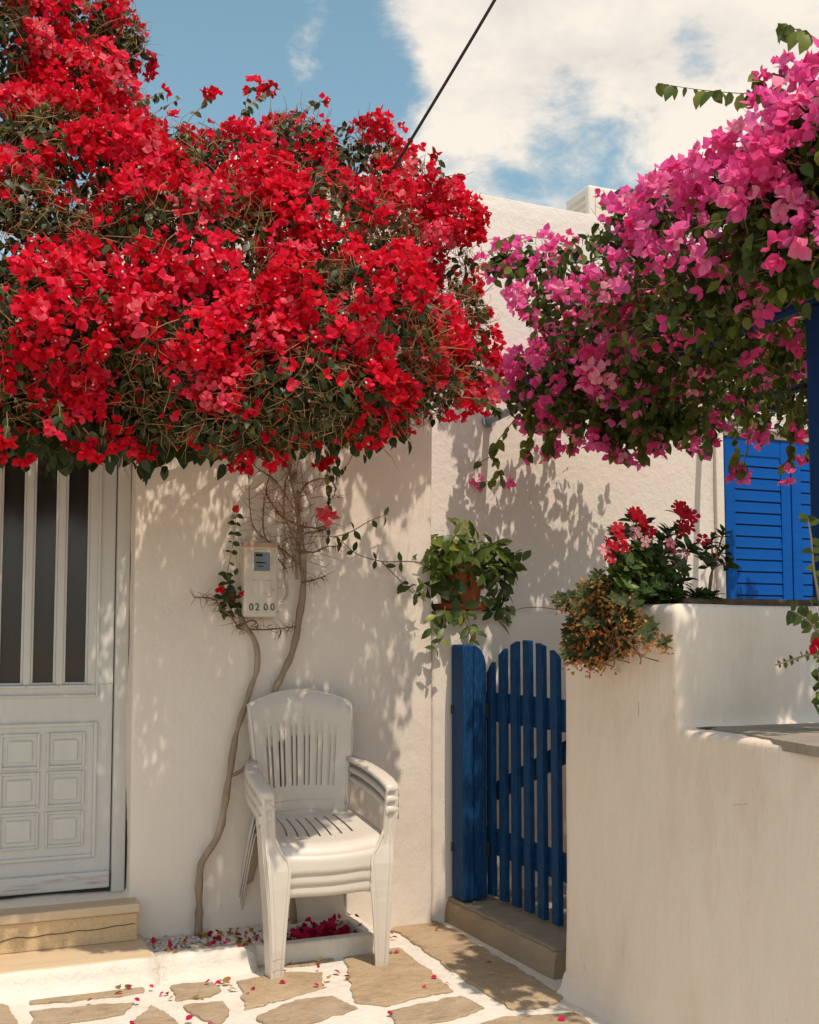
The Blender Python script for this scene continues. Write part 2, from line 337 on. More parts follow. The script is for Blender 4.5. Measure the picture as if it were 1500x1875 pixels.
# ------------------------------------------------------------------ ground and paving
YW, XC, YB, XR = 4.43, 1.972, 5.30, 2.03     # front wall plane, its corner, back wall plane, right wall plane
g = MB().box(-150, 150, -150, 150, -0.5, -0.03).build('ground', M_GROUND); g['kind'] = 'structure'
def pave_sheet():
    mb = MB(); nx, ny = 110, 90; x0, x1, y0, y1 = -4.5, 5.0, -2.0, 5.6
    vs = []
    for j in range(ny + 1):
        for i in range(nx + 1):
            x = x0 + (x1 - x0) * i / nx; y = y0 + (y1 - y0) * j / ny
            vs.append((x, y, 0.004 * nz((x, y, 0), 3.0) + 0.002 * nz((x, y, 0), 11)))
    mb.add(vs, [(j * (nx + 1) + i, j * (nx + 1) + i + 1, (j + 1) * (nx + 1) + i + 1, (j + 1) * (nx + 1) + i) for j in range(ny) for i in range(nx)])
    o = mb.build('pavement', M_GROUT, None, smooth=True); o['kind'] = 'structure'; return o
pavement = pave_sheet()
def z5(pts): return [(x / 2, 1600 + y / 2) for x, y in pts]
def z6(pts): return [(700 + x * .3, 1600 + y * .3) for x, y in pts]
STONES = [
 (z5([(80, 435), (160, 412), (330, 402), (480, 403), (540, 412), (520, 438), (440, 453), (250, 472), (110, 482)]), 0),
 (z5([(112, 510), (300, 490), (490, 477), (450, 520), (280, 547), (125, 575)]), 0),
 (z5([(625, 415), (700, 404), (790, 402), (802, 430), (760, 455), (640, 468)]), 0),
 (z5([(470, 585), (500, 545), (555, 488), (620, 525), (680, 580)]), 0),
 (z5([(665, 490), (815, 473), (842, 522), (800, 560), (735, 535)]), 0),
 (z5([(865, 400), (1040, 368), (1180, 365), (1186, 420), (1090, 452), (900, 502), (888, 450)]), 1),
 (z5([(940, 527), (1080, 470), (1220, 452), (1308, 500), (1200, 532), (1100, 562), (990, 580)]), 0),
 ([(632, 1755), (650, 1745), (700, 1740), (733, 1738), (752, 1753), (775, 1771), (832, 1815), (760, 1831), (700, 1845), (650, 1838), (640, 1800)], 1),
 (z6([(45, 350), (130, 275), (255, 250), (440, 355), (700, 510), (930, 645), (1110, 760), (1075, 792), (960, 825), (790, 832), (640, 740), (400, 580), (220, 450), (110, 370)]), 1),
 (z6([(50, 852), (180, 815), (480, 760), (615, 825), (520, 865), (380, 912), (90, 945)]), 0),
 (z6([(570, 925), (750, 882), (1000, 872), (1180, 855), (1290, 935), (1200, 1010), (560, 1000)]), 0),
 (z5([(1060, 312), (1180, 300), (1215, 318), (1150, 340), (1050, 345)]), 0),
 (z5([(-120, 480), (0, 468), (35, 500), (62, 565), (-100, 600)]), 0),
]
def flagstone(poly, z, mat, name='flagstone', parent=None, th=0.03, jit=0.006, seed=0):
    pts = []
    for i in range(len(poly)):
        a, b = Vector(poly[i]), Vector(poly[(i + 1) % len(poly)]); n = max(2, int((b - a).length / 0.018))
        for k in range(n):
            p = a.lerp(b, k / n); q = jit * (1.3 * nz(p, 14, seed) + 1.0 * nz(p, 55, seed)); r = jit * (1.3 * nz(p, 14, seed + 40) + 1.0 * nz(p, 55, seed + 40))
            pts.append((p.x + q, p.y + r, z))
    c = sum((Vector(p) for p in pts), Vector()) / len(pts)
    n = len(pts); vs = [(p[0], p[1], z - th) for p in pts] + [(p[0], p[1], z - 0.003) for p in pts]
    vs += [(c.x + (p[0] - c.x) * 0.975, c.y + (p[1] - c.y) * 0.975, z + 0.0012 * nz(p, 9, seed)) for p in pts]
    fs = [(k, (k + 1) % n, n + (k + 1) % n, n + k) for k in range(n)] + [(n + k, n + (k + 1) % n, 2 * n + (k + 1) % n, 2 * n + k) for k in range(n)]
    fs.append(tuple(range(2 * n, 3 * n)))
    return MB().add(vs, fs).build(name, mat, parent)
for k, (pp, kind) in enumerate(STONES):
    flagstone([on_z(x, y, 0.0) for x, y in pp], 0.0085, (M_STONE, M_STONE2)[kind], parent=pavement, seed=k * 3.1, jit=.010)
rs = random.Random(5)
for j in range(-3, 8):                                   # the paving goes on towards the viewer
    for i in range(-8, 6):
        cx, cy = i * 0.52 + (j % 2) * 0.24, 0.1 + j * 0.46
        ww, hh = rs.uniform(.19, .235), rs.uniform(.15, .19)
        poly = [(cx + ww * math.cos(t + rs.uniform(-.2, .2)) * rs.uniform(.95, 1.2), cy + hh * math.sin(t + rs.uniform(-.2, .2)) * rs.uniform(.95, 1.2), 0) for t in [2 * math.pi * q / 6 for q in range(6)]]
        if max(p[0] for p in poly) > XR - 0.06: continue
        if cy > 0.3 and any(proj(p)[2] > 0.3 and proj(p)[1] < 1915 for p in poly): continue
        flagstone(poly, 0.0085, rs.choice((M_STONE, M_STONE, M_STONE2)), parent=pavement, seed=i + j * 9.7)

# ------------------------------------------------------------------ near house: wall, door, roof
house = thing('house', 'whitewashed house with a grey door under the crimson bougainvillea', 'house')
DX1 = on_y(243, 1250, YW).x; DX0 = DX1 - 1.02; DZT = 2.32; DZB = 0.232
def near_wall():
    xs = sorted(set([round(v, 4) for v in np.arange(-4.5, XC, 0.06)] + [round(DX0, 4), round(DX1, 4), XC]))
    zs = sorted(set([round(v, 4) for v in np.arange(-0.1, 2.68, 0.06)] + [DZB, DZT, 2.68]))
    mb = MB(); nx = len(xs); vs = []
    for z in zs:
        for x in xs:
            e = min(1, abs(x - DX0) / .1, abs(x - DX1) / .1) if z < DZT + .1 else 1
            vs.append((x, YW + (0.010 * nz((x, 0, z), 1.6) + 0.004 * nz((x, 0, z), 6)) * e, z))
    fs = []
    for j in range(len(zs) - 1):
        for i in range(nx - 1):
            cx, cz = (xs[i] + xs[i + 1]) / 2, (zs[j] + zs[j + 1]) / 2
            if DX0 < cx < DX1 and DZB < cz < DZT: continue
            fs.append((j * nx + i, j * nx + i + 1, (j + 1) * nx + i + 1, (j + 1) * nx + i))
    o = mb.add(vs, fs).build('wall', M_WALL, house, smooth=True, fixn=False)
    m = o.modifiers.new('thick', 'SOLIDIFY'); m.thickness = 0.28; m.offset = -1
    m = o.modifiers.new('edge', 'BEVEL'); m.width = 0.012; m.segments = 3; m.limit_method = 'ANGLE'; m.angle_limit = R(60)
    return o
near_wall()
box('side_wall', M_WALL, house, XC - 0.25, XC - 0.004, YW + 0.27, YB + 0.02, -0.1, 2.67, 0.01)
box('roof', M_WALL, house, -4.5, XC - 0.26, YW + 0.285, YB + 0.6, 2.45, 2.62, 0.01)
box('interior_wall', M_DARK, house, DX0 - .4, DX1 + .2, YW + .55, YW + .6, 0, 2.44, 0)
def door():
    YD = 4.57
    d = put(bpy.data.objects.new('door', None), house); d['label'] = 'grey white panelled door with tall narrow dark panes'
    jw = 0.052
    f = MB(); f.box(DX0 + .001, DX0 + jw, YD - .03, YD + .05, DZB, DZT - .001).box(DX1 - jw, DX1 - .001, YD - .03, YD + .05, DZB, DZT - .001).box(DX0 + jw, DX1 - jw, YD - .03, YD + .05, DZT - jw, DZT - .001)
    f.build('frame', M_DOOR, d, bevel=.004)
    x0, x1 = DX0 + jw + .004, DX1 - jw - .004; zb = DZB + .02; zt = DZT - jw - .004
    X = lambda px, y=YD: on_y(px, 1255, y).x
    Z = lambda py, px=100: on_y(px, py, YD).z
    # panes: centres and widths read at the pane sill
    pc = [X(137.5), X(79), X(18)]; pw = X(160) - X(115); pitch = (pc[0] - pc[2]) / 2
    pcs = [pc[0] - k * pitch for k in range(5)]
    pz0, pz1 = Z(1254), zt - 0.10
    # leaf built round the pane openings
    lf = MB(); edges = [x0]
    for c in sorted(pcs): edges += [c - pw / 2, c + pw / 2]
    edges.append(x1)
    for k in range(0, len(edges), 2):
        lf.box(edges[k], edges[k + 1], YD, YD + .042, pz0, pz1)
    lf.box(x0, x1, YD + .0005, YD + .042, zb, pz0); lf.box(x0, x1, YD + .0005, YD + .042, pz1, zt)
    lf.build('leaf', M_DOOR, d, bevel=.003)
    for k, c in enumerate(sorted(pcs)):
        box('pane', M_GLASS, d, c - pw / 2 - .004, c + pw / 2 + .004, YD + .02, YD + .026, pz0 - .004, pz1 + .004, 0)
        b = MB(); t = .009
        b.box(c - pw / 2, c - pw / 2 + t, YD + .006, YD + .0195, pz0, pz1).box(c + pw / 2 - t, c + pw / 2, YD + .006, YD + .0195, pz0, pz1).box(c - pw / 2 + t, c + pw / 2 - t, YD + .006, YD + .0195, pz0, pz0 + t)
        b.build('glazing_bead', M_DOOR, d, bevel=.002)
        box('sill_bead', M_DOOR, d, c - pw / 2 - .012, c + pw / 2 + .012, YD - .008, YD + .003, pz0 - .012, pz0 - .001, .003)
    # raised field with six-cell panelling
    fx1 = X(180); fx0 = x0 + (x1 - fx1)
    ft, fb = Z(1324), Z(1574)
    def ring(name, xa, xb, za, zb_, y0, y1, t, parent=d):
        m = MB().box(xa, xa + t, y0, y1, za, zb_).box(xb - t, xb, y0, y1, za, zb_).box(xa + t, xb - t, y0, y1, za, za + t).box(xa + t, xb - t, y0, y1, zb_ - t, zb_)
        return m.build(name, M_DOOR, parent, bevel=.003)
    ring('field_moulding', fx0, fx1, fb, ft, YD - .010, YD + .001, .014)
    ring('upper_moulding', fx0, fx1, Z(1277), pz1 + .05, YD - .010, YD + .001, .010)
    pxs = [(88, 158), (3, 76)]; rows = [(1343, 1408), (1414, 1480), (1488, 1554)]
    cols = [(X(a), X(b)) for a, b in pxs]; pt = cols[0][0] - cols[1][0]
    cols += [(cols[1][0] - pt, cols[1][1] - pt), (cols[1][0] - 2 * pt, cols[1][1] - 2 * pt)]
    for (xa, xb) in cols:
        if xa < fx0 + .01: continue
        for (ra, rb) in rows:
            zb2, za2 = Z(rb, 60), Z(ra, 60)
            p = put(bpy.data.objects.new('panel', None), d) if False else None
            ring('panel_moulding', xa, xb, zb2, za2, YD - .009, YD + .001, .010)
            i = .028
            box('panel', M_DOOR, d, xa + i, xb - i, YD - .007, YD + .001, zb2 + i, za2 - i, .005, 2)
    box('kick_rail', M_WORN, d, x0 + .002, x1 - .003, YD - .022, YD + .001, zb, zb + .065, .006)
    box('threshold_gap', M_DARK, d, x0, x1, YD + .01, YD + .03, DZB + .001, zb - .001, 0)
    h = MB().tube([(x0 + .07, YD - .0, 1.22), (x0 + .07, YD - .05, 1.22), (x0 + .17, YD - .055, 1.22)], .009, 8)
    h.build('handle', M_METER, d, smooth=True)
door()
# entrance steps
steps = thing('entrance_steps', 'two tan marble and terrazzo steps below the grey door', 'steps')
SX1 = on_y(256, 1680, 4.33).x
box('sill_slab', M_SILL, steps, DX0 - .2, SX1, 4.325, YW + .135, DZB - .035, DZB - .001, .005)
box('riser', M_TERRAZZO, steps, DX0 - .2, SX1 - .006, 4.335, YW + .1, 0.091, DZB - .036, .004)
box('tread', M_SILL, steps, DX0 - .6, on_z(268, 1725, .09).x - .005, 4.108, 4.50, 0.055, 0.0905, .006)
ck = [(-.02 + SX1 - k * .035, 4.3335, .155 + .016 * nz((k * .3, 2, 1), 1.0) - k * .0012 + random.uniform(-.0035, .0035)) for k in range(34)]
MB().tube(ck, .0016, 4).build('crack', M_CRACK, steps)
# whitewashed kerb under the tread, gravel bed
bed = thing('gravel_bed', 'low whitewashed kerb holding pale gravel along the house wall', 'gravel bed')
def kerb(name, x0, x1, yf, z, parent, seed=0, back=None, flare=.045):
    n = max(4, int((x1 - x0) / .05)); rings = []
    for i in range(n + 1):
        x = x0 + (x1 - x0) * i / n; a = .008 * nz((x, 0, 0), 5, seed); b = .004 * nz((x, 3, 0), 9, seed)
        yb = back if back else yf + .09
        rings.append([(x, yf - flare + a, -.01), (x, yf - flare * .5 + a, .012), (x, yf - .008 + a, .03), (x, yf + a * .6, z * .6), (x, yf + .006 + a * .5, z - .012 + b), (x, yf + .022, z + b), (x, yb, z + b), (x, yb + .004, -.01)])
    m = MB().loft(rings, False); k = len(rings[0])
    m.f += [tuple(range(k)), tuple(range(len(m.v) - k, len(m.v)))]
    return m.build(name, M_GROUT, parent, smooth=True)
BX0 = on_z(290, 1745, .08).x; BX1 = 1.10
kerb('step_kerb', -4.2, BX0 - .02, 4.082, .086, steps, 3, back=4.45, flare=.085)
kerb('kerb', BX0 - .015, BX1, 4.10, .080, bed, 9)
box('bed_fill', M_SOIL, bed, BX0 - .01, BX1, 4.15, YW + .02, .0, .058, 0)
box('end_block', M_GROUT, bed, BX1 - .1, BX1 + .05, 4.12, YW + .01, 0, .079, .014)
def ico(r, seed):
    rr = random.Random(seed); bm = bmesh.new(); bmesh.ops.create_icosphere(bm, subdivisions=1, radius=r)
    for v in bm.verts: v.co *= rr.uniform(.75, 1.2)
    V = np.array([v.co[:] for v in bm.verts]); F = [tuple(v.index for v in f.verts) for f in bm.faces]; bm.free(); return V * np.array([1, .8, .6]), F
PEB = [ico(1.0, i) for i in range(5)]
inst = []
for k in range(900):
    x = random.uniform(SX1 - .01, BX1 - .03); y = random.uniform(4.145, YW - .01)
    inst.append((random.randrange(5), frame((random.gauss(0, .3), random.gauss(0, .3), 1), random.uniform(0, 6)), (x, y, .056 + random.uniform(0, .014)), random.uniform(.007, .015), 0.5))
bake('gravel', PEB, inst, M_GRAVEL, bed, smooth=False)
# drain box behind the chairs with a pile of petals
trough = thing('concrete_trough', 'low concrete trough of dried crimson petals behind the chair stack', 'trough')
TX0, TX1 = BX1 + .055, on_z(690, 1745, 0).x + .02
t = MB().box(TX0, TX1, 4.10, 4.155, -.01, .08).box(TX0, TX1, 4.36, YW - .005, -.01, .08).box(TX0, TX0 + .07, 4.155, 4.36, -.01, .079).box(TX1 - .06, TX1, 4.155, 4.36, -.01, .079).box(TX0 + .07, TX1 - .06, 4.155, 4.36, -.01, .03)
t.build('rim', M_GROUT, trough, bevel=.008)
BR = [tmpl_leaf(1, .8, .3, .3), tmpl_leaf(1, .85, .5, -.4), tmpl_leaf(1, .7, .2, .6)]
inst = []
for k in range(230):
    inst.append((random.randrange(3), frame((random.gauss(0, 1), random.gauss(0, 1), random.gauss(0, .5)), random.uniform(0, 6), 'x'), (random.gauss((TX0 + TX1) / 2 + .02, .075), random.uniform(4.18, 4.34), .035 + abs(random.gauss(0, .03))), random.uniform(.022, .036), random.betavariate(1.4, 2)))
bake('dried_petals', BR, inst, M_FALLEN, trough)

# ------------------------------------------------------------------ low wall behind the gate, back house
low = thing('low_wall', 'low whitewashed wall behind the blue gate carrying the terracotta pot', 'wall')
LZ = 1.362
def slabwall(name, x0, x1, y0, y1, z0, z1, mat, parent, step=.08, amp=.008, bev=.02):
    bm = bmesh.new(); nx, nzz = max(1, int((x1 - x0) / step)), max(1, int((z1 - z0) / step))
    mb = MB(); vs = []
    for j in range(nzz + 1):
        for i in range(nx + 1):
            x = x0 + (x1 - x0) * i / nx; z = z0 + (z1 - z0) * j / nzz
            vs.append((x, y0 + amp * nz((x, y0, z), 1.7) + amp * .4 * nz((x, y0, z), 6), z + (amp * 1.2 * nz((x, 5, 0), 2.0) if j == nzz else 0)))
    fs = [(j * (nx + 1) + i, j * (nx + 1) + i + 1, (j + 1) * (nx + 1) + i + 1, (j + 1) * (nx + 1) + i) for j in range(nzz) for i in range(nx)]
    o = mb.add(vs, fs).build(name, mat, parent, smooth=True, fixn=False); bm.free()
    m = o.modifiers.new('thick', 'SOLIDIFY'); m.thickness = y1 - y0; m.offset = -1
    m = o.modifiers.new('edge', 'BEVEL'); m.width = bev; m.segments = 4; m.limit_method = 'ANGLE'; m.angle_limit = R(60)
    return o
slabwall('wall', XC + .004, 4.6, YW + .018, YW + .30, -.1, LZ, M_WALL, low)
back = thing('back_house', 'tall whitewashed house with rough render and blue shutters', 'house')
PZ = 3.70
# window opening for shutters
SHX0 = on_y(1324, 950, YB).x; SHX1 = SHX0 + 1.02; SHZ0, SHZ1 = 1.28, on_y(1400, 806, YB).z
def back_wall():
    xs = sorted(set([round(v, 4) for v in np.arange(0.6, 9.0, 0.1)] + [round(SHX0, 4), round(SHX1, 4)])); zs = sorted(set([round(v, 4) for v in np.arange(-.1, PZ, .1)] + [SHZ0, round(SHZ1, 4), PZ]))
    vs = [(x, YB + .012 * nz((x, 0, z), 1.2) + .004 * nz((x, 1, z), 5), z + (.014 * nz((x, 0, 0), 1.4) if z == PZ else 0)) for z in zs for x in xs]; n = len(xs); fs = []
    for j in range(len(zs) - 1):
        for i in range(n - 1):
            if SHX0 < (xs[i] + xs[i + 1]) / 2 < SHX1 and SHZ0 < (zs[j] + zs[j + 1]) / 2 < SHZ1: continue
            fs.append((j * n + i, j * n + i + 1, (j + 1) * n + i + 1, (j + 1) * n + i))
    o = MB().add(vs, fs).build('wall', M_ROUGH, back, smooth=True, fixn=False)
    m = o.modifiers.new('thick', 'SOLIDIFY'); m.thickness = .25; m.offset = -1
    m = o.modifiers.new('edge', 'BEVEL'); m.width = .03; m.segments = 4; m.limit_method = 'ANGLE'; m.angle_limit = R(60)
back_wall()
box('roof', M_WALL, back, .62, 8.9, YB + .255, YB + 3.5, 3.3, 3.48, .01)
box('end_wall', M_ROUGH, back, .62, .87, YB + .26, YB + 3.5, -.1, PZ - .01, .02)
cr = [on_y(x, y, YB - .004) for x, y in ((862, 436), (880, 440), (905, 437), (930, 441), (950, 438), (975, 434), (1010, 437))]
MB().tube([p + Vector((0, .006 + .01 * nz(p, 1.2), 0)) for p in spline(cr, 4)], .0022, 4).build('crack', M_CEMENT, back)
def shutters():
    for xa in (SHX0 - .06, SHX1 + .002): box('window_jamb', M_ROUGH, back, xa, xa + .058, YB - .022, YB + .05, SHZ0 - .05, SHZ1 + .07, .006)
    lt = box('window_lintel', M_SLATE, back, SHX0 - .001, SHX1 + .001, YB - .03, YB + .05, SHZ1 + .002, SHZ1 + .06, .004)
    w = (SHX1 - SHX0) / 2
    for s in range(2):
        x0 = SHX0 + s * w + .004; x1 = x0 + w - .008
        sh = put(bpy.data.objects.new('shutter', None), back)
        m = MB(); sw = .075; y0, y1 = YB - .02, YB + .02
        m.box(x0, x0 + sw, y0, y1, SHZ0, SHZ1).box(x1 - sw, x1, y0, y1, SHZ0, SHZ1)
        m.box(x0 + sw, x1 - sw, y0 + .001, y1, SHZ0, SHZ0 + .07).box(x0 + sw, x1 - sw, y0 + .001, y1, SHZ1 - .11, SHZ1)
        m.build('stile_frame', M_SHUT, sh, bevel=.004)
        z = SHZ0 + .073; pitch = .0715; me = None
        while z < SHZ1 - .115:
            if me is None:
                q = MB(); a = Vector((0, -.016, 0)); ww = x1 - x0 - 2 * sw - .002
                q.prism([(0, -.0175, .003), (0, -.0105, .003), (0, -.0035, pitch - .006), (0, -.0125, pitch - .004)], (ww, 0, 0))
                o = q.build('slat', M_SHUT, sh, bevel=.0025); me = o.data
            else:
                o = put(bpy.data.objects.new('slat', me), sh); b = o.modifiers.new('edge', 'BEVEL'); b.width = .0025; b.segments = 2
            o.location = (x0 + sw + .001, YB, z); z += pitch
        box('backing', M_DARK, sh, x0 + sw, x1 - sw, YB + .012, YB + .018, SHZ0 + .07, SHZ1 - .11, 0)
shutters()
def conduit():
    p0, p1 = on_y(1313, 835, YB - .012), on_y(1318, 1112, YB - .012)
    pts = []; rad = []; n = 110; x = (p0.x + p1.x) / 2
    for i in range(n):
        z = p0.z + .5 + (0.9 - p0.z - .5) * i / (n - 1); pts += [(x, YB - .010, z), (x, YB - .010, z - .006)]; rad += [.0115, .0085]
    o = MB().tube(pts, rad, 8).build('conduit', M_METER, back); o['label'] = 'ridged cream cable conduit beside the shutters'
conduit()
ac = thing('air_conditioner', 'cream air conditioner unit standing on the flat roof', 'air conditioner', (0, 0, 0))
a0 = on_y(1078, 345, YB + .75); AX = a0.x; AZ = a0.z + .03
box('casing', M_AC, ac, AX, AX + .82, YB + .75, YB + 1.05, 3.56, AZ, .018, 3)
box('base_rail', M_DARK, ac, AX + .1, AX + .16, YB + .75, YB + 1.05, 3.481, 3.559, .003); box('base_rail', M_DARK, ac, AX + .66, AX + .72, YB + .75, YB + 1.05, 3.481, 3.559, .003)
for k in range(7): box('vent_slat', M_METER, ac, AX - .004, AX + .002, YB + .80, YB + 1.0, AZ - .09 - k * .05, AZ - .065 - k * .05, .001)
box('front_panel', M_AC, ac, AX + .05, AX + .77, YB + .744, YB + .749, 3.6, AZ - .03, .003)
r0 = on_y(1140, 341, YB + .5); r1 = on_y(1216, 352, YB + .5)
rp = tag(MB().prism([(r0.x, YB + .5, r0.z), (r0.x + 1.1, YB + .5, r0.z - .012), (r0.x + 1.1, YB + .5, r0.z - .05), (r0.x, YB + .5, r0.z - .035)], (0, .1, 0)).build('roof_rail', M_DARK, None, bevel=.004), 'dark grey rail above the parapet beside the air conditioner', 'rail')
for dx in (.1, .9): box('leg', M_DARK, rp, r0.x + dx, r0.x + dx + .03, YB + .53, YB + .56, 3.481, r0.z - .05, 0)

# ------------------------------------------------------------------ right-hand planter wall
YE = 3.41; YS = on_x(1243, 1329, XR).y; LEDZ = .972
planter = thing('planter_wall', 'thick whitewashed planter wall with rounded edges and lower stone ledge', 'wall')
def planter_wall():
    bm = bmesh.new()
    prof = [(YE + .02, -.1), (YE, .0), (YE - .012, 1.36), (YS, 1.345), (YS + .0, LEDZ), (-1.6, LEDZ), (-1.6, -.1)]
    v0 = [bm.verts.new((XR + (0 if z > .02 else -.012), y, z)) for y, z in prof]; f = bm.faces.new(v0)
    r = bmesh.ops.extrude_face_region(bm, geom=[f]); bmesh.ops.translate(bm, verts=[v for v in r['geom'] if isinstance(v, bmesh.types.BMVert)], vec=(2.8, 0, 0))
    bmesh.ops.recalc_face_normals(bm, faces=bm.faces)
    me = bpy.data.meshes.new('wall'); bm.to_mesh(me); bm.free(); me.materials.append(M_RWALL)
    o = put(bpy.data.objects.new('wall', me), planter)
    m = o.modifiers.new('round', 'BEVEL'); m.width = .016; m.segments = 3; m.limit_method = 'ANGLE'; m.angle_limit = R(40)
    m = o.modifiers.new('remesh', 'REMESH'); m.mode = 'VOXEL'; m.voxel_size = .016; m.use_smooth_shade = True
    m = o.modifiers.new('smooth', 'SMOOTH'); m.factor = .5; m.iterations = 3
    for sc, st in ((.45, .016), (.10, .003)):
        tx = bpy.data.textures.new('lumps', 'CLOUDS'); tx.noise_scale = sc
        m = o.modifiers.new('lumps', 'DISPLACE'); m.texture = tx; m.strength = st; m.mid_level = .5; m.texture_coords = 'GLOBAL'
planter_wall()
# stone slab sunk in the ledge
sl = [on_z(x, y, LEDZ + .004) for x, y in ((1253, 1330), (1330, 1341), (1400, 1354), (1470, 1367), (1520, 1373))]
poly = [(p.x + .042 + .012 * nz(p, 30), p.y, 0) for p in sl] + [(XR + .085, -1.2, 0), (XR + 2.3, -1.2, 0), (XR + 2.3, YS - .004, 0), (XR + .045, YS - .004, 0)]
flagstone(poly, LEDZ + .006, M_SLATE, 'ledge_slab', planter, .03, .006, 77)
box('soil', M_SOIL, planter, XR + .12, XR + 2.6, YS + .12, YE - .12, 1.30, 1.372, .01)
# plaster spill at the wall foot
def foot():
    rings = []
    for i in range(60):
        y = 3.405 - i * .08; a = .010 * nz((0, y, 0), 6)
        w = .032 + a + .030 * math.exp(-((y - 3.42) / .10) ** 2)
        rings.append([(XR + .03, y, .13 + a), (XR - .012, y, .07 + a), (XR - w * .45, y, .025), (XR - w, y, -.006)])
    MB().loft(rings).build('plaster_foot', M_RWALL, planter, smooth=True)
foot()

M_SCRAPE = surf('old scrape', (0.52, 0.40, 0.28), (0.44, 0.31, 0.2), .9, 30)
for pts in ([(1262, 1555), (1275, 1578), (1290, 1605)], [(1262, 1722), (1285, 1725), (1298, 1722)], [(1285, 1765), (1300, 1757), (1316, 1752)], [(1169, 1285), (1170, 1300), (1169, 1312)], [(1400, 1578), (1404, 1595), (1409, 1622)], [(1112, 1500), (1111, 1520), (1112, 1545)], [(1215, 1640), (1222, 1660), (1232, 1680)], [(1330, 1480), (1345, 1474), (1370, 1472)]):
    MB().tube([on_x(a, b, XR - .0015) for a, b in pts], [.0008, .0013, .0007], 4).build('hairline_crack', M_SCRAPE, planter)
# ------------------------------------------------------------------ gate step and gate
step = thing('gate_step', 'brown cement step with grey stone top below the blue gate', 'step')
s_tl, s_tr = on_z(789, 1628, .107), on_z(1017, 1738, .107)
SZ = .107
def gate_step():
    n = 26; rings = []; topf = []
    for i in range(n + 1):
        t = i / n; p = s_tl.lerp(s_tr, t); a = .010 * nz((0, p.y, 0), 5); c = .006 * nz((0, p.y, 2), 13)
        cut = .05 * math.exp(-((t) / .05) ** 2)
        rings.append([(p.x + .0 + a + cut - .012, p.y, -.01), (p.x + a + cut - .008, p.y, .05), (p.x + a * .8 + cut, p.y, SZ - .022), (p.x + .008 + cut, p.y, SZ - .012), (p.x + .03 + cut, p.y, SZ - .011), (p.x + 1.6, p.y, SZ - .011), (p.x + 1.6, p.y, -.01)])
        topf.append((p.x + .004 + cut + c, p.y, 0))
    m = MB().loft(rings); k = len(rings[0]); m.f += [tuple(range(k)), tuple(range(len(m.v) - k, len(m.v)))]
    m.build('riser', M_CEMENT, step, smooth=False, bevel=.003)
    ys = [topf[0][1] - .004, topf[8][1], topf[17][1], topf[-1][1] + .002]
    for a, b in ((0, 9), (9, 18), (18, 26)):
        e = [topf[i] for i in range(a, b + 1)]
        gap = .003
        pl = [(x + .0, y + (-gap if i == 0 else (gap if i == len(e) - 1 else 0)), 0) for i, (x, y, _) in enumerate(e)] + [(2.62 + .03 * a / 9, e[-1][1] + gap, 0), (2.66, e[0][1] - gap, 0)]
        flagstone(pl, SZ + .002, M_SLATE, 'paving_slab', step, .012, .003, 5 + a)
    return rings
gate_step()
gate = thing('garden_gate', 'blue wooden picket gate with arched top between the white walls', 'gate')
GX = 2.19
def slat_box(x0, x1, y0, y1, z0, ztl, ztr):     # top cut sloping from far (ztl at y1) to near (ztr at y0)
    return MB().add([(x0, y0, z0), (x1, y0, z0), (x1, y1, z0), (x0, y1, z0), (x0, y0, ztr), (x1, y0, ztr), (x1, y1, ztl), (x0, y1, ztl)],
                    [(0, 3, 2, 1), (4, 5, 6, 7), (0, 1, 5, 4), (1, 2, 6, 5), (2, 3, 7, 6), (3, 0, 4, 7)])
tops = [((892, 1232), (905, 1212)), ((913, 1200), (929, 1187)), ((935, 1181), (951, 1174)), ((958, 1172), (975, 1173)), ((982, 1177), (999, 1183)), ((1007, 1190), (1026, 1204))]
ws = [(891, 905), (913, 929), (935, 953), (958, 976), (982, 1001), (1008, 1027)]
bots = [1640, 1651, 1661, 1671, 1683, 1694]
for k in range(6):
    yl = on_x(ws[k][0], 1400, GX).y; yr = yl - .052
    zl, zr = on_x(*tops[k][0], GX).z, on_x(tops[k][0][0] + 12, tops[k][1][1], GX).z
    zb = on_x(ws[k][0], bots[k] - 4, GX).z
    o = slat_box(GX, GX + .024, yr, yl, zb, zl, zr).build('slat', M_BLUE, gate, bevel=.003)
yA, yZ = on_x(880, 1400, GX).y, 3.42
def rail(za, zz, name='rail'):
    z0, z1 = za; w0, w1 = zz
    MB().add([(GX + .025, yA, z0), (GX + .055, yA, z0), (GX + .055, yZ, w0), (GX + .025, yZ, w0), (GX + .025, yA, z1), (GX + .055, yA, z1), (GX + .055, yZ, w1), (GX + .025, yZ, w1)],
             [(0, 3, 2, 1), (4, 5, 6, 7), (0, 1, 5, 4), (1, 2, 6, 5), (2, 3, 7, 6), (3, 0, 4, 7)]).build(name, M_BLUE, gate, bevel=.003)
rt0, rt1 = on_x(900, 1320, GX + .03).z, on_x(900, 1268, GX + .03).z
rail((rt0, rt1), (rt0, rt1))
rb0, rb1 = on_x(900, 1562, GX + .03).z, on_x(900, 1517, GX + .03).z
rail((rb0, rb1), (rb0, rb1))
b0, b1 = on_x(905, 1440, GX + .05), on_x(1025, 1290, GX + .05)
MB().prism([(GX + .0555, b0.y, rb1 + .12), (GX + .0555, b0.y, rb1 + .20), (GX + .0555, yZ + .1, rt0 + .06), (GX + .0555, yZ + .1, rt0 - .03)], (.02, 0, 0)).build('brace', M_BLUE, gate, bevel=.003)
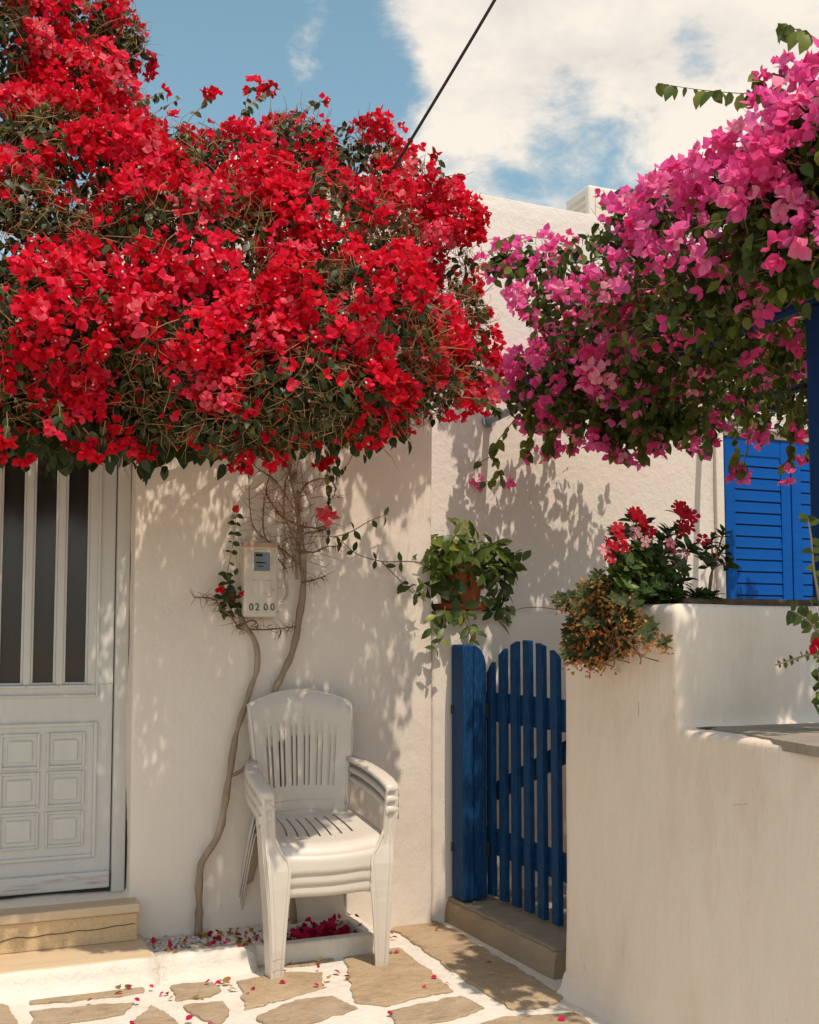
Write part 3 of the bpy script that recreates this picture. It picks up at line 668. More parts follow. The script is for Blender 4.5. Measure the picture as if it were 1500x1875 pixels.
# wide hinge post at the house corner, one plank with a shoulder rounded off
PY1 = 4.425; PX0 = on_y(826, 1400, PY1).x; ptop = on_y(840, 1180, PY1 - .05).z
pm = MB().box(PX0, PX0 + .055, PY1 - .125, PY1, SZ + .004, ptop); pm.build('post', M_BLUE, gate, bevel=.012, seg=3)
prof = [(PX0 + .057, SZ + .012)]; pw = .062
for i in range(9):
    a = i / 8 * math.pi / 2; prof.append((PX0 + .057 + pw * math.sin(a), ptop - .004 - .10 * (1 - math.cos(a))))
prof.append((PX0 + .057 + pw, SZ + .012))
MB().prism([(x, PY1 - .115, z) for x, z in prof], (0, .05, 0)).build('shoulder_plank', M_BLUE, gate, bevel=.004)
for zz in (rt0 + .05, rb0 + .03):
    MB().tube([(PX0 + .122, PY1 - .12, zz - .03), (PX0 + .122, PY1 - .12, zz + .03)], .008, 8).build('hinge', M_BLACK, gate)
    box('hinge_strap', M_BLACK, gate, PX0 - .003, PX0 + .002, PY1 - .03, PY1 - .005, zz - .02, zz + .02, .001)

# ------------------------------------------------------------------ pergola
perg = thing('pergola', 'dark blue pergola frame carrying the magenta bougainvillea', 'pergola')
PGX, PGZ = 2.68, 2.40; ppost = on_x(1486, 540, PGX)
PPX = ppost.x + .035; PPY = ppost.y
box('post', M_PBLUE, perg, PPX - .035, PPX + .035, PPY - .035, PPY + .035, LEDZ if PPY < YS else 1.30, PGZ - .03, .008)
box('post', M_PBLUE, perg, 4.45, 4.52, PPY - .035, PPY + .035, LEDZ if PPY < YS else 1.30, PGZ - .03, .008)
for x in (PPX, 3.6, 4.49): MB().tube([(x, 1.75, PGZ), (x, YB - .55, PGZ)], .019, 10).build('beam', M_PBLUE, perg, smooth=True)
for y in (1.9, PPY, 3.7, 4.5): MB().tube([(2.5, y, PGZ + .052), (4.75, y, PGZ + .052)], .016, 10).build('cross_bar', M_PBLUE, perg, smooth=True)
for px in (893, 1283):
    w = on_y(px, 772, YB); MB().tube([(w.x, YB + .02, w.z), (w.x, YB - .56, PGZ + .02 if px > 1000 else w.z + .02)], .021, 12).build('pipe', M_PIPE, perg, smooth=True)
    MB().tube([(w.x, YB - .012, w.z), (w.x, YB + .01, w.z)], .036, 12).build('flange', M_PIPE, perg, smooth=False)
wz = on_y(893, 772, YB); MB().tube([(wz.x, YB - .55, wz.z + .02), (3.75, YB - .55, PGZ + .02)], .021, 10).build('rear_bar', M_PBLUE, perg, smooth=True)

# ------------------------------------------------------------------ stacked chairs
def make_chair():
    root = thing('plastic_chair', '', 'chair')
    us = lambda segs: segs
    def sheet(name, S, us, vs, holes, sol=.005):
        n = len(us); V = [S(u, v) for v in vs for u in us]; F = []
        for j in range(len(vs) - 1):
            for i in range(n - 1):
                uc, vc = (us[i] + us[i + 1]) / 2, (vs[j] + vs[j + 1]) / 2
                if any(a < uc < b and c < vc < d for a, b, c, d in holes): continue
                F.append((j * n + i, j * n + i + 1, (j + 1) * n + i + 1, (j + 1) * n + i))
        o = MB().add(V, F).build(name, M_PLAST, root, smooth=True, fixn=False, solid=sol)
        m = o.modifiers.new('edge', 'BEVEL'); m.width = .0015; m.segments = 2; m.limit_method = 'ANGLE'; m.angle_limit = R(60); return o
    # backrest
    def SB(u, v):
        hw = .178 + .042 * v; arch = 1 - .10 * u * u * v
        c = .02 * max(0, v - .92) / .08
        return (u * hw, .365 + .095 * v - .035 * u * u + c, .375 + v * .50 * arch)
    holes = []; ul = [-1, -.93, -.86, .86, .93, 1]
    for k in range(6):
        c = -.66 + k * .264
        for s in (-1, 1):
            a = c + s * .050 - .023; b = c + s * .050 + .023; top = .80 - .05 * abs(c) / .66 * 1.2
            holes.append((a, b, .25, top)); ul += [a, b]
    holes.append((-.74, .74, .03, .135)); ul += [-.74, .74]
    vl = [0, .03, .08, .135, .19, .25] + [.25 + .05 * k for k in range(1, 10)] + [.75, .77, .80, .85, .90, .94, .975, 1.0]
    sheet('backrest', SB, sorted(set(ul)), sorted(set([round(v, 4) for v in vl])), holes, .007)
    rim = []
    for s in (-1,):
        path = [SB(-1, v) for v in [1 - .1 * k for k in range(10)]][::-1] + [SB(u, 1) for u in [-1 + .2 * k for k in range(1, 11)]] + [SB(1, 1 - .1 * k) for k in range(1, 10)]
    MB().tube(path, .0075, 6).build('back_rim', M_PLAST, root, smooth=True)
    # seat
    def SS(u, v):
        x = u * (.238 - .048 * v) + (0.0); z = .392 - .018 * math.sin(math.pi * min(1, v)) * (1 - u * u) + .012 * u * u
        y = -.012 + .40 * v - .022 * (1 - u * u) * (1 - v)
        if v < .12: z -= .035 * ((.12 - v) / .12) ** 2
        if v > .93: z += .02 * (v - .93) / .07
        bend = .02 * math.sin(math.pi * (v - .3) / .6) if .3 < v < .9 else 0
        return (x + bend * .6, y, z)
    holes = []; ul = [-1, -.9, .9, 1]
    for k in range(7):
        c = -.60 + k * .2; holes.append((c - .016, c + .016, .34, .84)); ul += [c - .016, c + .016]
    sheet('seat', SS, sorted(ul), [0, .03, .06, .09, .12, .2, .27] + [.34 + .0625 * k for k in range(9)] + [.9, .93, .97, 1.0], holes, .006)
    # apron under the front edge, arched
    rings = []
    for i in range(17):
        u = -1 + i / 8; x = u * .225; zt = .358 + .012 * u * u; y = -.034 + .022 * u * u
        dn = .066 + .05 * abs(u) ** 5; rings.append([(x, y, zt), (x, y - .008, zt - .025), (x, y - .015, zt - dn * .75), (x, y - .018, zt - dn), (x, y - .010, zt - dn - .004)])
    MB().loft(rings).build('apron', M_PLAST, root, smooth=True, solid=.005)
    for s in (-1, 1):
        def Rg(z, a, b, c, ya, yb, yc): return [(s * a, ya + .006, z), (s * a, ya, z), (s * (a + .007), ya - .001, z), (s * (a + .010), ya + .005, z), (s * (b - .014), yb + .006, z), (s * (b - .011), yb, z), (s * b, yb, z), (s * (b + .002), (yb + yc) / 2, z), (s * c, yc, z)]
        lg = [Rg(z, a, b, b + .004, ya, ya - .004, yc) for z, a, b, ya, yc in ((0, .180, .226, -.092, -.035), (.03, .179, .228, -.090, -.030), (.12, .174, .232, -.078, -.012), (.25, .164, .240, -.060, .012), (.31, .157, .245, -.048, .022),
              (.345, .162, .247, -.036, .030), (.375, .187, .250, -.024, .036), (.43, .214, .255, -.010, .043), (.52, .219, .263, -.001, .050), (.575, .222, .270, .003, .056))]
        lo = MB().loft(lg).build('leg', M_PLAST, root, smooth=False, solid=.004)
        m = lo.modifiers.new('e', 'BEVEL'); m.width = .0015; m.segments = 2; m.limit_method = 'ANGLE'
        rg = []
        for t, y, z, xi, xo in ((0, .000, .570, .222, .272), (1, .002, .590, .222, .273), (2, .016, .598, .221, .276), (3, .08, .606, .220, .279), (4, .16, .610, .217, .277), (5, .25, .612, .210, .268), (6, .33, .612, .198, .250), (7, .39, .616, .184, .224)):
            rg.append([(s * xi, y + .004, z - .014), (s * (xi + .002), y, z - .004), (s * (xi + .010), y, z), (s * (xo - .010), y, z), (s * (xo - .002), y, z - .005), (s * xo, y + .002, z - .024)])
        MB().loft(rg).build('armrest', M_PLAST, root, smooth=True, solid=.005)
        bl = [[(s * .150, .40, .40), (s * .190, .385, .40), (s * .196, .345, .40)], [(s * .160, .415, .30), (s * .202, .405, .30), (s * .207, .365, .30)], [(s * .180, .445, .12), (s * .216, .437, .12), (s * .220, .400, .12)], [(s * .190, .462, .0), (s * .222, .455, .0), (s * .226, .422, .0)]]
        MB().loft(bl).build('leg', M_PLAST, root, smooth=True, solid=.005)
    return root
def copy_tree(o, parent=None):
    c = o.copy(); COL.objects.link(c); c.parent = parent
    for ch in o.children: copy_tree(ch, c)
    return c
CH0 = make_chair(); CHX, CHY, TILT = 1.338, 4.03, R(9.0)
chairs = [CH0, copy_tree(CH0), copy_tree(CH0)]
for k, c in enumerate(chairs):
    n = Vector((0, -math.sin(TILT), math.cos(TILT)))
    p = Vector((CHX, CHY, .010)) + n * (.040 * k) + Vector((0, .004 * k, 0)); c.location = p; c.rotation_euler = (TILT, 0, R(-1.0 + .6 * k))
    tag(c, ('cream plastic armchair at the bottom of the stack, feet on the paving', 'cream plastic armchair in the middle of the stack of three', 'cream slatted plastic armchair on top of the stack, seat in view')[k], 'chair', 'stacked plastic chairs')

# ------------------------------------------------------------------ meter box and cable
mbx = thing('meter_box', 'cream electricity meter box on the wall with painted digits', 'meter box')
ma, mb_ = on_y(447, 995, YW - .1), on_y(509, 1130, YW - .1); MX0, MX1, MZ1, MZ0 = ma.x, mb_.x, ma.z, mb_.z
box('casing', M_METER, mbx, MX0, MX1, YW - .105, YW + .005, MZ0, MZ1, .012, 3)
box('back_plate', M_METER, mbx, MX0 - .006, MX1 + .008, YW - .022, YW + .004, MZ0 - .008, MZ1 + .004, .004)
YM = YW - .105
def mrect(name, mat, p0, p1, y0, y1, bev=.001):
    a, b = on_y(*p0, YM), on_y(*p1, YM); return box(name, mat, mbx, a.x, b.x, YM + y0, YM + y1, b.z, a.z, bev)
mrect('window_surround', M_METER, (461, 1006), (497, 1050), -.004, .001); w = mrect('window', M_MWIN, (465, 1011), (494, 1046), -.0055, -.003)
for (p0, p1) in (((468, 1014), (480, 1019)), ((468, 1029), (486, 1032)), ((471, 1036), (483, 1038))): mrect('register_mark', M_BLACK, p0, p1, -.0065, -.005, 0)
mrect('cover_plate', M_METER, (461, 1062), (496, 1092), -.0035, .001, .002)
mrect('top_grime', M_RUST, (446, 992), (509, 1003), -.003, .004, .002)
cap = MB().prism([on_y(448, 994, YM + .03), on_y(466, 990, YM + .03), on_y(473, 986, YM + .03), on_y(481, 990, YM + .03), on_y(508, 994, YM + .03)], (0, .06, 0)); cap.build('cap', M_METER, mbx)
def digit(ch, px, py, h):
    cu = bpy.data.curves.new('digit', 'FONT'); cu.body = ch; cu.size = h; cu.extrude = .0006; cu.align_x = 'CENTER'
    o = bpy.data.objects.new('tmp', cu); COL.objects.link(o); bpy.context.view_layer.update()
    me = bpy.data.meshes.new_from_object(o); bpy.data.objects.remove(o); bpy.data.curves.remove(cu)
    me.materials.clear(); me.materials.append(M_BLACK)
    d = put(bpy.data.objects.new('digit', me), mbx); p = on_y(px, py, YM)
    d.location = (p.x, YM - .0015, p.z); d.rotation_euler = (R(90), 0, 0); d.scale = (.95, 1, 1)
for ch, px in (('0', 460), ('2', 471), ('0', 486.5), ('0', 499)): digit(ch, px, 1117.5, .0405)
MB().tube(spline([on_y(x, y, YW - .006) for x, y in ((521, 940), (522, 1040), (523, 1060), (527, 1085), (522, 1097), (514, 1102))], 4), .004, 6).build('wire', M_METER, mbx, smooth=True)
c0, c1 = on_y(655, 415, 4.1), on_y(893, 0, 3.55)
cab = [c0 + (c1 - c0) * t + Vector((0, 0, -.05 * math.sin(math.pi * min(1, t / 2.5)))) for t in [i / 8 for i in range(0, 21)]]
tag(MB().tube(cab, .0065, 8).build('power_cable', M_CABLE, None, smooth=True), 'thin black cable rising from the crimson bougainvillea into the sky', 'cable')

# ------------------------------------------------------------------ bougainvilleas
class Blob:
    def __init__(s, c, r): s.c = np.array(c, float); s.r = np.array(r, float)
def blob_px(px, py, rx, ry, y=None, x=None, depth=None):
    c = on_y(px, py, y) if y is not None else on_x(px, py, x); D = (c - CAMP).dot(FW)
    return Blob(c, (rx * D / FPX, (depth or (rx + ry) * .5 * D / FPX), ry * D / FPX))
def shell(blobs, n, inner=0.0, jitter=.06, back_keep=.35):
    A = np.array([b.r[0] * b.r[2] + b.r[1] * b.r[2] + b.r[0] * b.r[1] for b in blobs]); P = A / A.sum()
    C = np.array([b.c for b in blobs]); Rr = np.array([b.r for b in blobs]); out = []
    while len(out) < n:
        k = RNG.choice(len(blobs), p=P); d = RNG.normal(size=3); d /= np.linalg.norm(d)
        s = 1 - abs(RNG.normal(0, jitter)) - inner * RNG.random()
        p = C[k] + d * Rr[k] * s
        q = (((p - C) / Rr) ** 2).sum(1); q[k] = 9
        if (q < (0.80 - inner * .6) ** 2 if inner < .5 else q < .1).any(): continue
        nrm = d / Rr[k]; nrm /= np.linalg.norm(nrm)
        to = np.array(CAMP) - p; to /= np.linalg.norm(to)
        if nrm @ to < -.15 and RNG.random() > back_keep: continue
        out.append((p, nrm))
    return out
def clump_noise(p, s=2.6, o=0.0): return noise.noise(Vector((p[0] * s + o, p[1] * s, p[2] * s)))
def bougainvillea(name, label, blobs, n_cl, fl_per, bare, mats, fsize, leafsize, n_leaf, n_twig, seedoff, low_leaf_only=None, sprigs=(), tint_shift=0.0, sun_bias=True, flower_ok=None, clump_r=(.05, .105), inner_leaf=0, dens=lambda p: 1.0, loose=0, sprig_leaf=1.0):
    root = thing(name, label, 'bougainvillea')
    mflow, mleaf, mtwig = mats; fl = []; lv = []
    def cluster(c, nrm, r, n):
        hue = min(1, max(0, random.gauss(.52 + tint_shift, .26)))
        for _ in range(n):
            d = RNG.normal(size=3); d /= np.linalg.norm(d); d = d + nrm * .75; d /= np.linalg.norm(d)
            p = c + d * r * random.uniform(.55, 1.0); ax = d + RNG.normal(size=3) * .35 + np.array([0, -.1, .15])
            fl.append((random.randrange(8), frame(ax, random.uniform(0, 6.28)), p, fsize * random.uniform(.8, 1.2), min(.999, max(0, random.gauss(hue, .13)))))
    got = 0; tries = 0
    for p, nrm in shell(blobs, n_cl * 3, 0, .09):
        if got >= n_cl: break
        v = .55 * clump_noise(p, 2.4, seedoff) + .9 * clump_noise(p, 5.2, seedoff + 9)
        if v < bare + random.uniform(-.12, .12): continue
        if low_leaf_only and nrm[2] < low_leaf_only and random.random() < .8: continue
        if flower_ok and not flower_ok(p, nrm): continue
        r = random.uniform(*clump_r); cluster(p, nrm, r, max(3, int(fl_per * (r / .08) ** 2 * random.uniform(.6, 1.3)))); got += 1
    for p, nrm in shell(blobs, loose, 0, .10):
        if clump_noise(p, 5.2, seedoff + 9) < -.25: continue
        fl.append((random.randrange(8), frame(nrm + rn(.6), random.uniform(0, 6.28)), p, fsize * random.uniform(.7, 1.15), min(.999, max(0, random.gauss(.5 + tint_shift, .25)))))
    for p, nrm in shell(blobs, n_leaf, .22, .09):
        if random.random() > dens(p): continue
        ax = nrm * .35 + rn(.6) + np.array([0, 0, -.6])
        v = clump_noise(p, 3.3, seedoff + 30)
        t = random.betavariate(2, 2.4) * .8 + max(0, v) * .25 + (.25 if random.random() < .10 else 0)
        lv.append((random.randrange(5), frame_n(ax, nrm + rn(.55) + np.array([0, 0, .4])), p, leafsize * random.uniform(.6, 1.25), min(.999, t)))
    for b in blobs:                                  # sparse leaves through the inside
        for _ in range(int(inner_leaf * dens(b.c) ** 1.5)):
            d = RNG.normal(size=3); d /= np.linalg.norm(d); p = b.c + d * b.r * random.random() ** .4 * .8
            lv.append((random.randrange(5), frame(RNG.normal(size=3) + np.array([0, 0, -.4]), random.gauss(0, 1), 'x'), p, leafsize * random.uniform(.8, 1.3), random.uniform(0, .5)))
    tw = MB()
    for p, nrm in shell(blobs, n_twig, .12, .07):
        p = Vector(p); d = (Vector(nrm) * .5 + Vector(RNG.normal(size=3)) * .8).normalized(); L = random.uniform(.05, .16); pts = [p - d * L * .4]
        for k in range(3): d = (d + Vector(RNG.normal(size=3)) * .45).normalized(); pts.append(pts[-1] + d * L / 3)
        tw.tube(pts, [.0016, .0014, .0011, .0006], 3, False)
    for pts, nf, r in sprigs:                        # free shoots: stem, paired leaves, a cluster at the tip
        sp = spline(pts, 4); tw.tube(sp, [.0028 - .0017 * i / len(sp) for i in range(len(sp))], 4, False)
        for i in range(2, len(sp)):
            for s in (-1, 1):
                if random.random() < .55:
                    d = (sp[i] - sp[i - 1]).normalized(); side = d.cross(Vector((0, 1, .3))).normalized() * s
                    lv.append((random.randrange(5), frame_n(np.array(side * .5 + d * .3 + Vector((0, -.2, -.9))) + rn(.25), np.array((-.2, -1, .3)) + rn(.45)), np.array(sp[i]), sprig_leaf * leafsize * random.uniform(.6, 1.15), min(.99, random.uniform(.3, .85))))
        if nf: 
            cluster(np.array(sp[-1]), np.array((sp[-1] - sp[-3]).normalized()), r, nf)
    split_build(('flower', 'flower_mass'), FLOWERS, fl, mflow, root)
    split_build(('leaf', 'leaf_mass'), LEAVES, lv, mleaf, root)
    if n_twig: t = tw.build('dry_twigs', mtwig, root, fixn=False); t['kind'] = 'stuff'
    wt = []                                          # tiny cream florets inside the bracts
    for it in fl:
        if random.random() < .05: wt.append((0, it[1], np.array(it[2]) + it[1][:, 2] * .018, .0045, .5))
    bake('florets', PEB, wt, M_AC, root)
    return root, fl, lv
RB = []
for a in [(-330, 330, 260, 330, 4.2), (-90, 130, 190, 240, 4.4), (85, 55, 120, 140, 4.5), (205, 75, 62, 75, 4.5), (150, 190, 100, 90, 4.3), (120, 330, 190, 130, 4.05), (-20, 470, 220, 190, 3.9),
          (300, 340, 130, 110, 4.15), (430, 330, 110, 85, 4.15), (545, 290, 90, 85, 4.15), (655, 305, 85, 75, 4.15), (735, 380, 90, 95, 4.15), (795, 470, 75, 120, 4.15), (822, 620, 62, 100, 3.85),
          (580, 460, 210, 150, 3.85), (350, 500, 220, 170, 3.75), (90, 620, 230, 140, 3.75), (640, 610, 190, 140, 3.52), (350, 660, 210, 130, 3.65), (848, 590, 45, 85, 3.85), (850, 690, 45, 48, 3.72), (60, 720, 190, 95, 3.8), (-250, 640, 220, 190, 3.85),
          (775, 700, 80, 75, 3.68), (560, 720, 180, 95, 3.46), (250, 760, 150, 70, 3.75), (440, 775, 140, 62, 3.5), (680, 745, 95, 60, 3.58)]:
    RB.append(blob_px(a[0], a[1], a[2], a[3], y=a[4], depth=min(.42, (a[2] + a[3]) * .5 * 4.1 / FPX)))
def sprig(px, y): return [on_y(a, b, y) for a, b in px]
redsp = [(sprig([(470, 250), (455, 215), (450, 190), (462, 160)], 4.15), 12, .05), (sprig([(440, 215), (455, 195), (490, 165)], 4.15), 8, .035), (sprig([(330, 250), (350, 215), (385, 180)], 4.1), 11, .04),
         (sprig([(240, 190), (270, 180), (298, 170)], 4.2), 3, .02), (sprig([(240, 250), (280, 210), (330, 180)], 4.2), 0, 0), (sprig([(540, 230), (560, 200), (590, 185)], 4.1), 2, .02),
         (sprig([(800, 360), (820, 335), (840, 328)], 4.15), 4, .02), (sprig([(810, 330), (806, 300), (800, 292)], 4.15), 5, .028), (sprig([(830, 420), (850, 395), (868, 384)], 4.1), 6, .03), (sprig([(850, 560), (870, 570), (885, 575)], 4.1), 6, .035),
         (sprig([(860, 640), (885, 655), (905, 662)], 4.1), 5, .03), (sprig([(560, 790), (575, 815), (590, 838)], 3.9), 12, .042), (sprig([(400, 800), (420, 830), (430, 845)], 3.85), 9, .038), (sprig([(450, 815), (452, 835), (450, 850)], 3.85), 5, .026),
         (sprig([(600, 830), (600, 880), (603, 910), (600, 935)], 4.2), 16, .045),
         (sprig([(655, 800), (640, 845), (615, 868), (598, 872)], 4.1), 0, 0)]
for k in range(20):
    px = random.uniform(-20, 720); py = random.uniform(775, 832) - max(0, px - 560) * .2; redsp.append((sprig([(px + random.uniform(-15, 15), py - 45), (px + 4, py - 20), (px, py)], random.uniform(3.45, 3.75)), random.randint(5, 12), random.uniform(.025, .045)))
for k in range(7):
    px = random.uniform(870, 925); py = random.uniform(610, 770); redsp.append((sprig([(px - 70, py - 25), (px - 35, py - 22), (px - 10, py - 8), (px, py)], random.uniform(3.5, 3.75)), random.choice((0, 2, 4, 6)), .03))
red_root, red_fl, red_lv = bougainvillea('bougainvillea', 'huge crimson bougainvillea spilling over the house wall and door', RB, 1150, 19, -.03, (M_RED, M_LEAF, M_DRYTW), .70, .034, 24000, 14000, 3.0, low_leaf_only=-.55, sprigs=redsp, inner_leaf=290, clump_r=(.025, .10), loose=2600, dens=lambda p: 1.0 if p[0] < 1.15 else max(.36, 1 - (p[0] - 1.15) * 1.05))
# dark hem of broad leaves along the underside
hem = []
for k in range(850):
    t = random.random(); px = -150 + 900 * t + random.gauss(0, 10); base = 806 + 24 * math.sin(px / 90.) + (25 if 250 < px < 480 else 0) - max(0, px - 560) * .25
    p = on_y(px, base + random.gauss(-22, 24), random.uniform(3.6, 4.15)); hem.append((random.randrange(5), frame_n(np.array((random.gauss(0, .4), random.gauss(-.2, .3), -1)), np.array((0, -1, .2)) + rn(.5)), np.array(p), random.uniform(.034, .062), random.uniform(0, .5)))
bake('underside_leaves', LEAVES, hem, M_LEAF, red_root)

PB = []
for a in [(925, 485, 45, 36, 2.62), (985, 490, 70, 55, 2.6), (1010, 570, 60, 55, 2.6), (1075, 500, 90, 75, 2.55), (1080, 610, 110, 95, 2.55), (1030, 690, 70, 55, 2.6), (1060, 745, 70, 42, 2.62), (1130, 775, 75, 40, 2.7), (1220, 770, 85, 42, 2.8), (985, 690, 50, 45, 2.62), (1170, 450, 100, 85, 2.5),
          (1180, 570, 120, 110, 2.45), (1175, 700, 110, 70, 2.6), (1240, 385, 75, 60, 2.5), (1290, 430, 110, 110, 2.4), (1300, 540, 110, 90, 2.35), (1365, 345, 90, 85, 2.4), (1410, 430, 130, 110, 2.3),
          (1440, 285, 80, 80, 2.4), (1500, 320, 110, 130, 2.35), (1515, 215, 60, 75, 2.4), (1480, 480, 110, 70, 2.3), (1610, 300, 120, 150, 2.4), (1640, 430, 140, 120, 2.3)]:
    PB.append(blob_px(a[0], a[1], a[2], a[3], x=a[4], depth=min(.34, (a[2] + a[3]) * .5 * 4.0 / FPX)))
PB2 = []                                              # canopy lying over the pergola; unseen front rows added to shade the planter block
for x in (2.95, 3.45, 3.95, 4.4):
    for y in (1.55, 2.0, 2.5, 3.0, 3.5, 4.0, 4.45):
        if y < 2.3 and x < 2.4: continue
        PB2.append(Blob((x + random.uniform(-.1, .1), y + random.uniform(-.08, .08), 2.56 + random.uniform(-.05, .08)), (.36, .34, .24 + random.uniform(-.03, .05))))
for p in [(2.8, 4.85, 2.5), (3.1, 4.9, 2.5), (3.35, 4.8, 2.5), (2.75, 4.5, 2.5), (2.8, 4.1, 2.52), (2.75, 3.7, 2.5), (2.75, 3.3, 2.5), (2.7, 2.2, 2.55), (2.4, 2.0, 2.6), (2.4, 2.35, 2.6)]: PB2.append(Blob(p, (.27, .26, .2)))
pinksp = [([on_x(a, b, 2.4) for a, b in ((1440, 185), (1410, 174), (1340, 170), (1270, 163), (1205, 152))], 0, 0), ([on_x(a, b, 2.4) for a, b in ((1500, 75), (1475, 60), (1440, 48), (1425, 42))], 0, 0),
          ([on_x(a, b, 2.4) for a, b in ((1400, 190), (1415, 165), (1430, 130))], 5, .04), ([on_x(a, b, 2.4) for a, b in ((1350, 200), (1385, 160), (1390, 145))], 3, .02),
          ([on_x(a, b, 2.62) for a, b in ((950, 760), (925, 790), (905, 820), (910, 855), (920, 880))], 4, .05), ([on_x(a, b, 2.62) for a, b in ((910, 830), (870, 850), (840, 850), (825, 848))], 6, .035),
          ([on_x(a, b, 2.62) for a, b in ((920, 860), (900, 880), (880, 882))], 4, .05), ([on_x(a, b, 2.6) for a, b in ((1000, 700), (950, 700), (905, 690))], 6, .05), ([on_x(a, b, 2.6) for a, b in ((990, 620), (965, 640), (950, 655))], 6, .04),
          ([on_x(a, b, 2.6) for a, b in ((960, 470), (900, 480), (860, 485))], 5, .035), ([on_x(a, b, 2.6) for a, b in ((960, 430), (930, 435), (915, 445))], 4, .03),
          ([on_x(a, b, 2.6) for a, b in ((1200, 360), (1150, 355), (1110, 370))], 2, .02), ([on_x(a, b, 2.55) for a, b in ((1010, 720), (1005, 755), (1005, 765))], 7, .045)]
for px, py in ((1340, 855), (1360, 865), (1440, 865), (1300, 800), (1260, 810), (1200, 810), (1120, 800), (1480, 830), (1390, 790), (1455, 790), (1320, 770), (1240, 770)):      # hanging shoots at the back of the canopy
    x = 3.0 + (px - 1100) / 380 * .55; b = on_x(px, py, x); pinksp.append(([b + Vector((.08, .05, max(.12, 2.42 - b.z))), b + Vector((.05, .02, .13)), b + Vector((.01, 0, .05)), b], 6, .05))
for k in range(22):
    px = random.uniform(950, 1290); py = random.uniform(775, 835); x = 2.6 + max(0, px - 1050) / 240 * .3; b = on_x(px, py, x); pinksp.append(([b + Vector((.05, .05, .20)), b + Vector((.03, .02, .10)), b + Vector((.0, 0, .03)), b], random.randint(2, 6), random.uniform(.03, .06)))
pink_root, _, _ = bougainvillea('bougainvillea', 'magenta bougainvillea trained over the dark blue pergola', PB + PB2, 1100, 8, -.04, (M_PINK, M_LEAFP, M_TWIG), .98, .046, 12500, 3500, 17.0, low_leaf_only=-.2, sprigs=pinksp, inner_leaf=260, clump_r=(.03, .10), loose=900, dens=lambda p: .55 if p[0] < 2.75 and p[1] > 3.0 else 1.0,
    sprig_leaf=1.35, flower_ok=lambda p, n: not (n[2] < -.1 and p[0] > 2.7 and random.random() < .75))

# trunks and thorny twigs of the crimson vine on the wall
def px_tube(pts, y, r0, r1, name, mat, parent, n=8, sub=5, wob=.004):
    sp = spline([on_y(a, b, y if not isinstance(y, (list, tuple)) else y[i]) for i, (a, b) in enumerate(pts)], sub)
    sp = [p + Vector((wob * nz(p, 14, 3), 0, wob * nz(p, 14, 8))) for p in sp]
    return MB().tube(sp, [(r0 + (r1 - r0) * i / (len(sp) - 1)) * (1 + .35 * nz(p, 18) + .15 * nz(p, 60)) for i, p in enumerate(sp)], n).build(name, mat, parent, smooth=True)
YT = YW - .05
px_tube([(364, 1712), (365, 1640), (366, 1590), (378, 1565), (403, 1520), (412, 1470), (420, 1425), (432, 1350), (455, 1275), (470, 1230), (471, 1195), (462, 1165), (448, 1148), (438, 1120)], YT, .0165, .010, 'stem', M_BARK, red_root)
px_tube([(425, 1420), (438, 1414), (452, 1402), (462, 1380), (470, 1350)], YT, .010, .007, 'stem', M_BARK, red_root)
px_tube([(540, 1700), (520, 1500), (503, 1290), (515, 1240), (537, 1190), (548, 1130), (556, 1070), (552, 1000), (548, 940), (538, 880), (530, 820), (525, 760)], YT, .014, .016, 'stem', M_BARK, red_root)
px_tube([(545, 1060), (543, 1030), (546, 990), (552, 955), (545, 900)], YT - .015, .006, .008, 'stem', M_BARK, red_root)
tw = MB(); rt = random.Random(3)
TWIGS = [[(546, 940), (520, 900), (495, 875), (470, 850), (450, 835)], [(546, 960), (515, 945), (500, 925), (485, 895), (495, 860)], [(548, 1000), (530, 960), (522, 930), (520, 890), (535, 850)], [(548, 900), (570, 880), (600, 870)], [(550, 960), (580, 965), (600, 962)],
         [(548, 1035), (520, 1010), (500, 1000), (470, 970), (455, 930), (457, 860)], [(500, 1000), (485, 975), (480, 930), (490, 900)], [(550, 980), (575, 975), (600, 968)], [(556, 1065), (580, 1058), (592, 1052)], [(545, 1010), (575, 1008), (600, 1000), (625, 1000)],
         [(440, 1150), (480, 1155), (520, 1150), (545, 1149)], [(440, 1150), (460, 1135), (476, 1143)], [(445, 1100), (470, 1088), (500, 1076)], [(448, 1120), (470, 1122), (500, 1112)], [(400, 1098), (380, 1098), (355, 1094)], [(440, 1150), (420, 1125), (400, 1115), (397, 1100)], [(530, 880), (545, 860), (550, 830)], [(520, 860), (515, 840), (512, 815)], [(600, 870), (612, 890), (610, 915)], [(500, 1020), (475, 1015), (445, 1020)], [(525, 1040), (505, 1020), (488, 1012)]]
for T in TWIGS:
    sp = spline([on_y(a + rt.gauss(0, 2), b + rt.gauss(0, 2), YT - .02 + rt.uniform(-.03, .03)) for a, b in T], 4); tw.tube(sp, [.0042 - .0026 * i / len(sp) for i in range(len(sp))], 5, False)
    for p in sp[1:]:
        for _ in range(3):
            d = Vector((rt.gauss(0, 1), rt.gauss(0, .5) - .1, rt.gauss(0, 1))).normalized(); l = rt.uniform(.015, .055); m = p + d * l * .6; tw.tube([p, m, m + (d + Vector((rt.gauss(0, .5), 0, rt.gauss(0, .5)))) * l * .5], [.0015, .0011, .0005], 3, False)
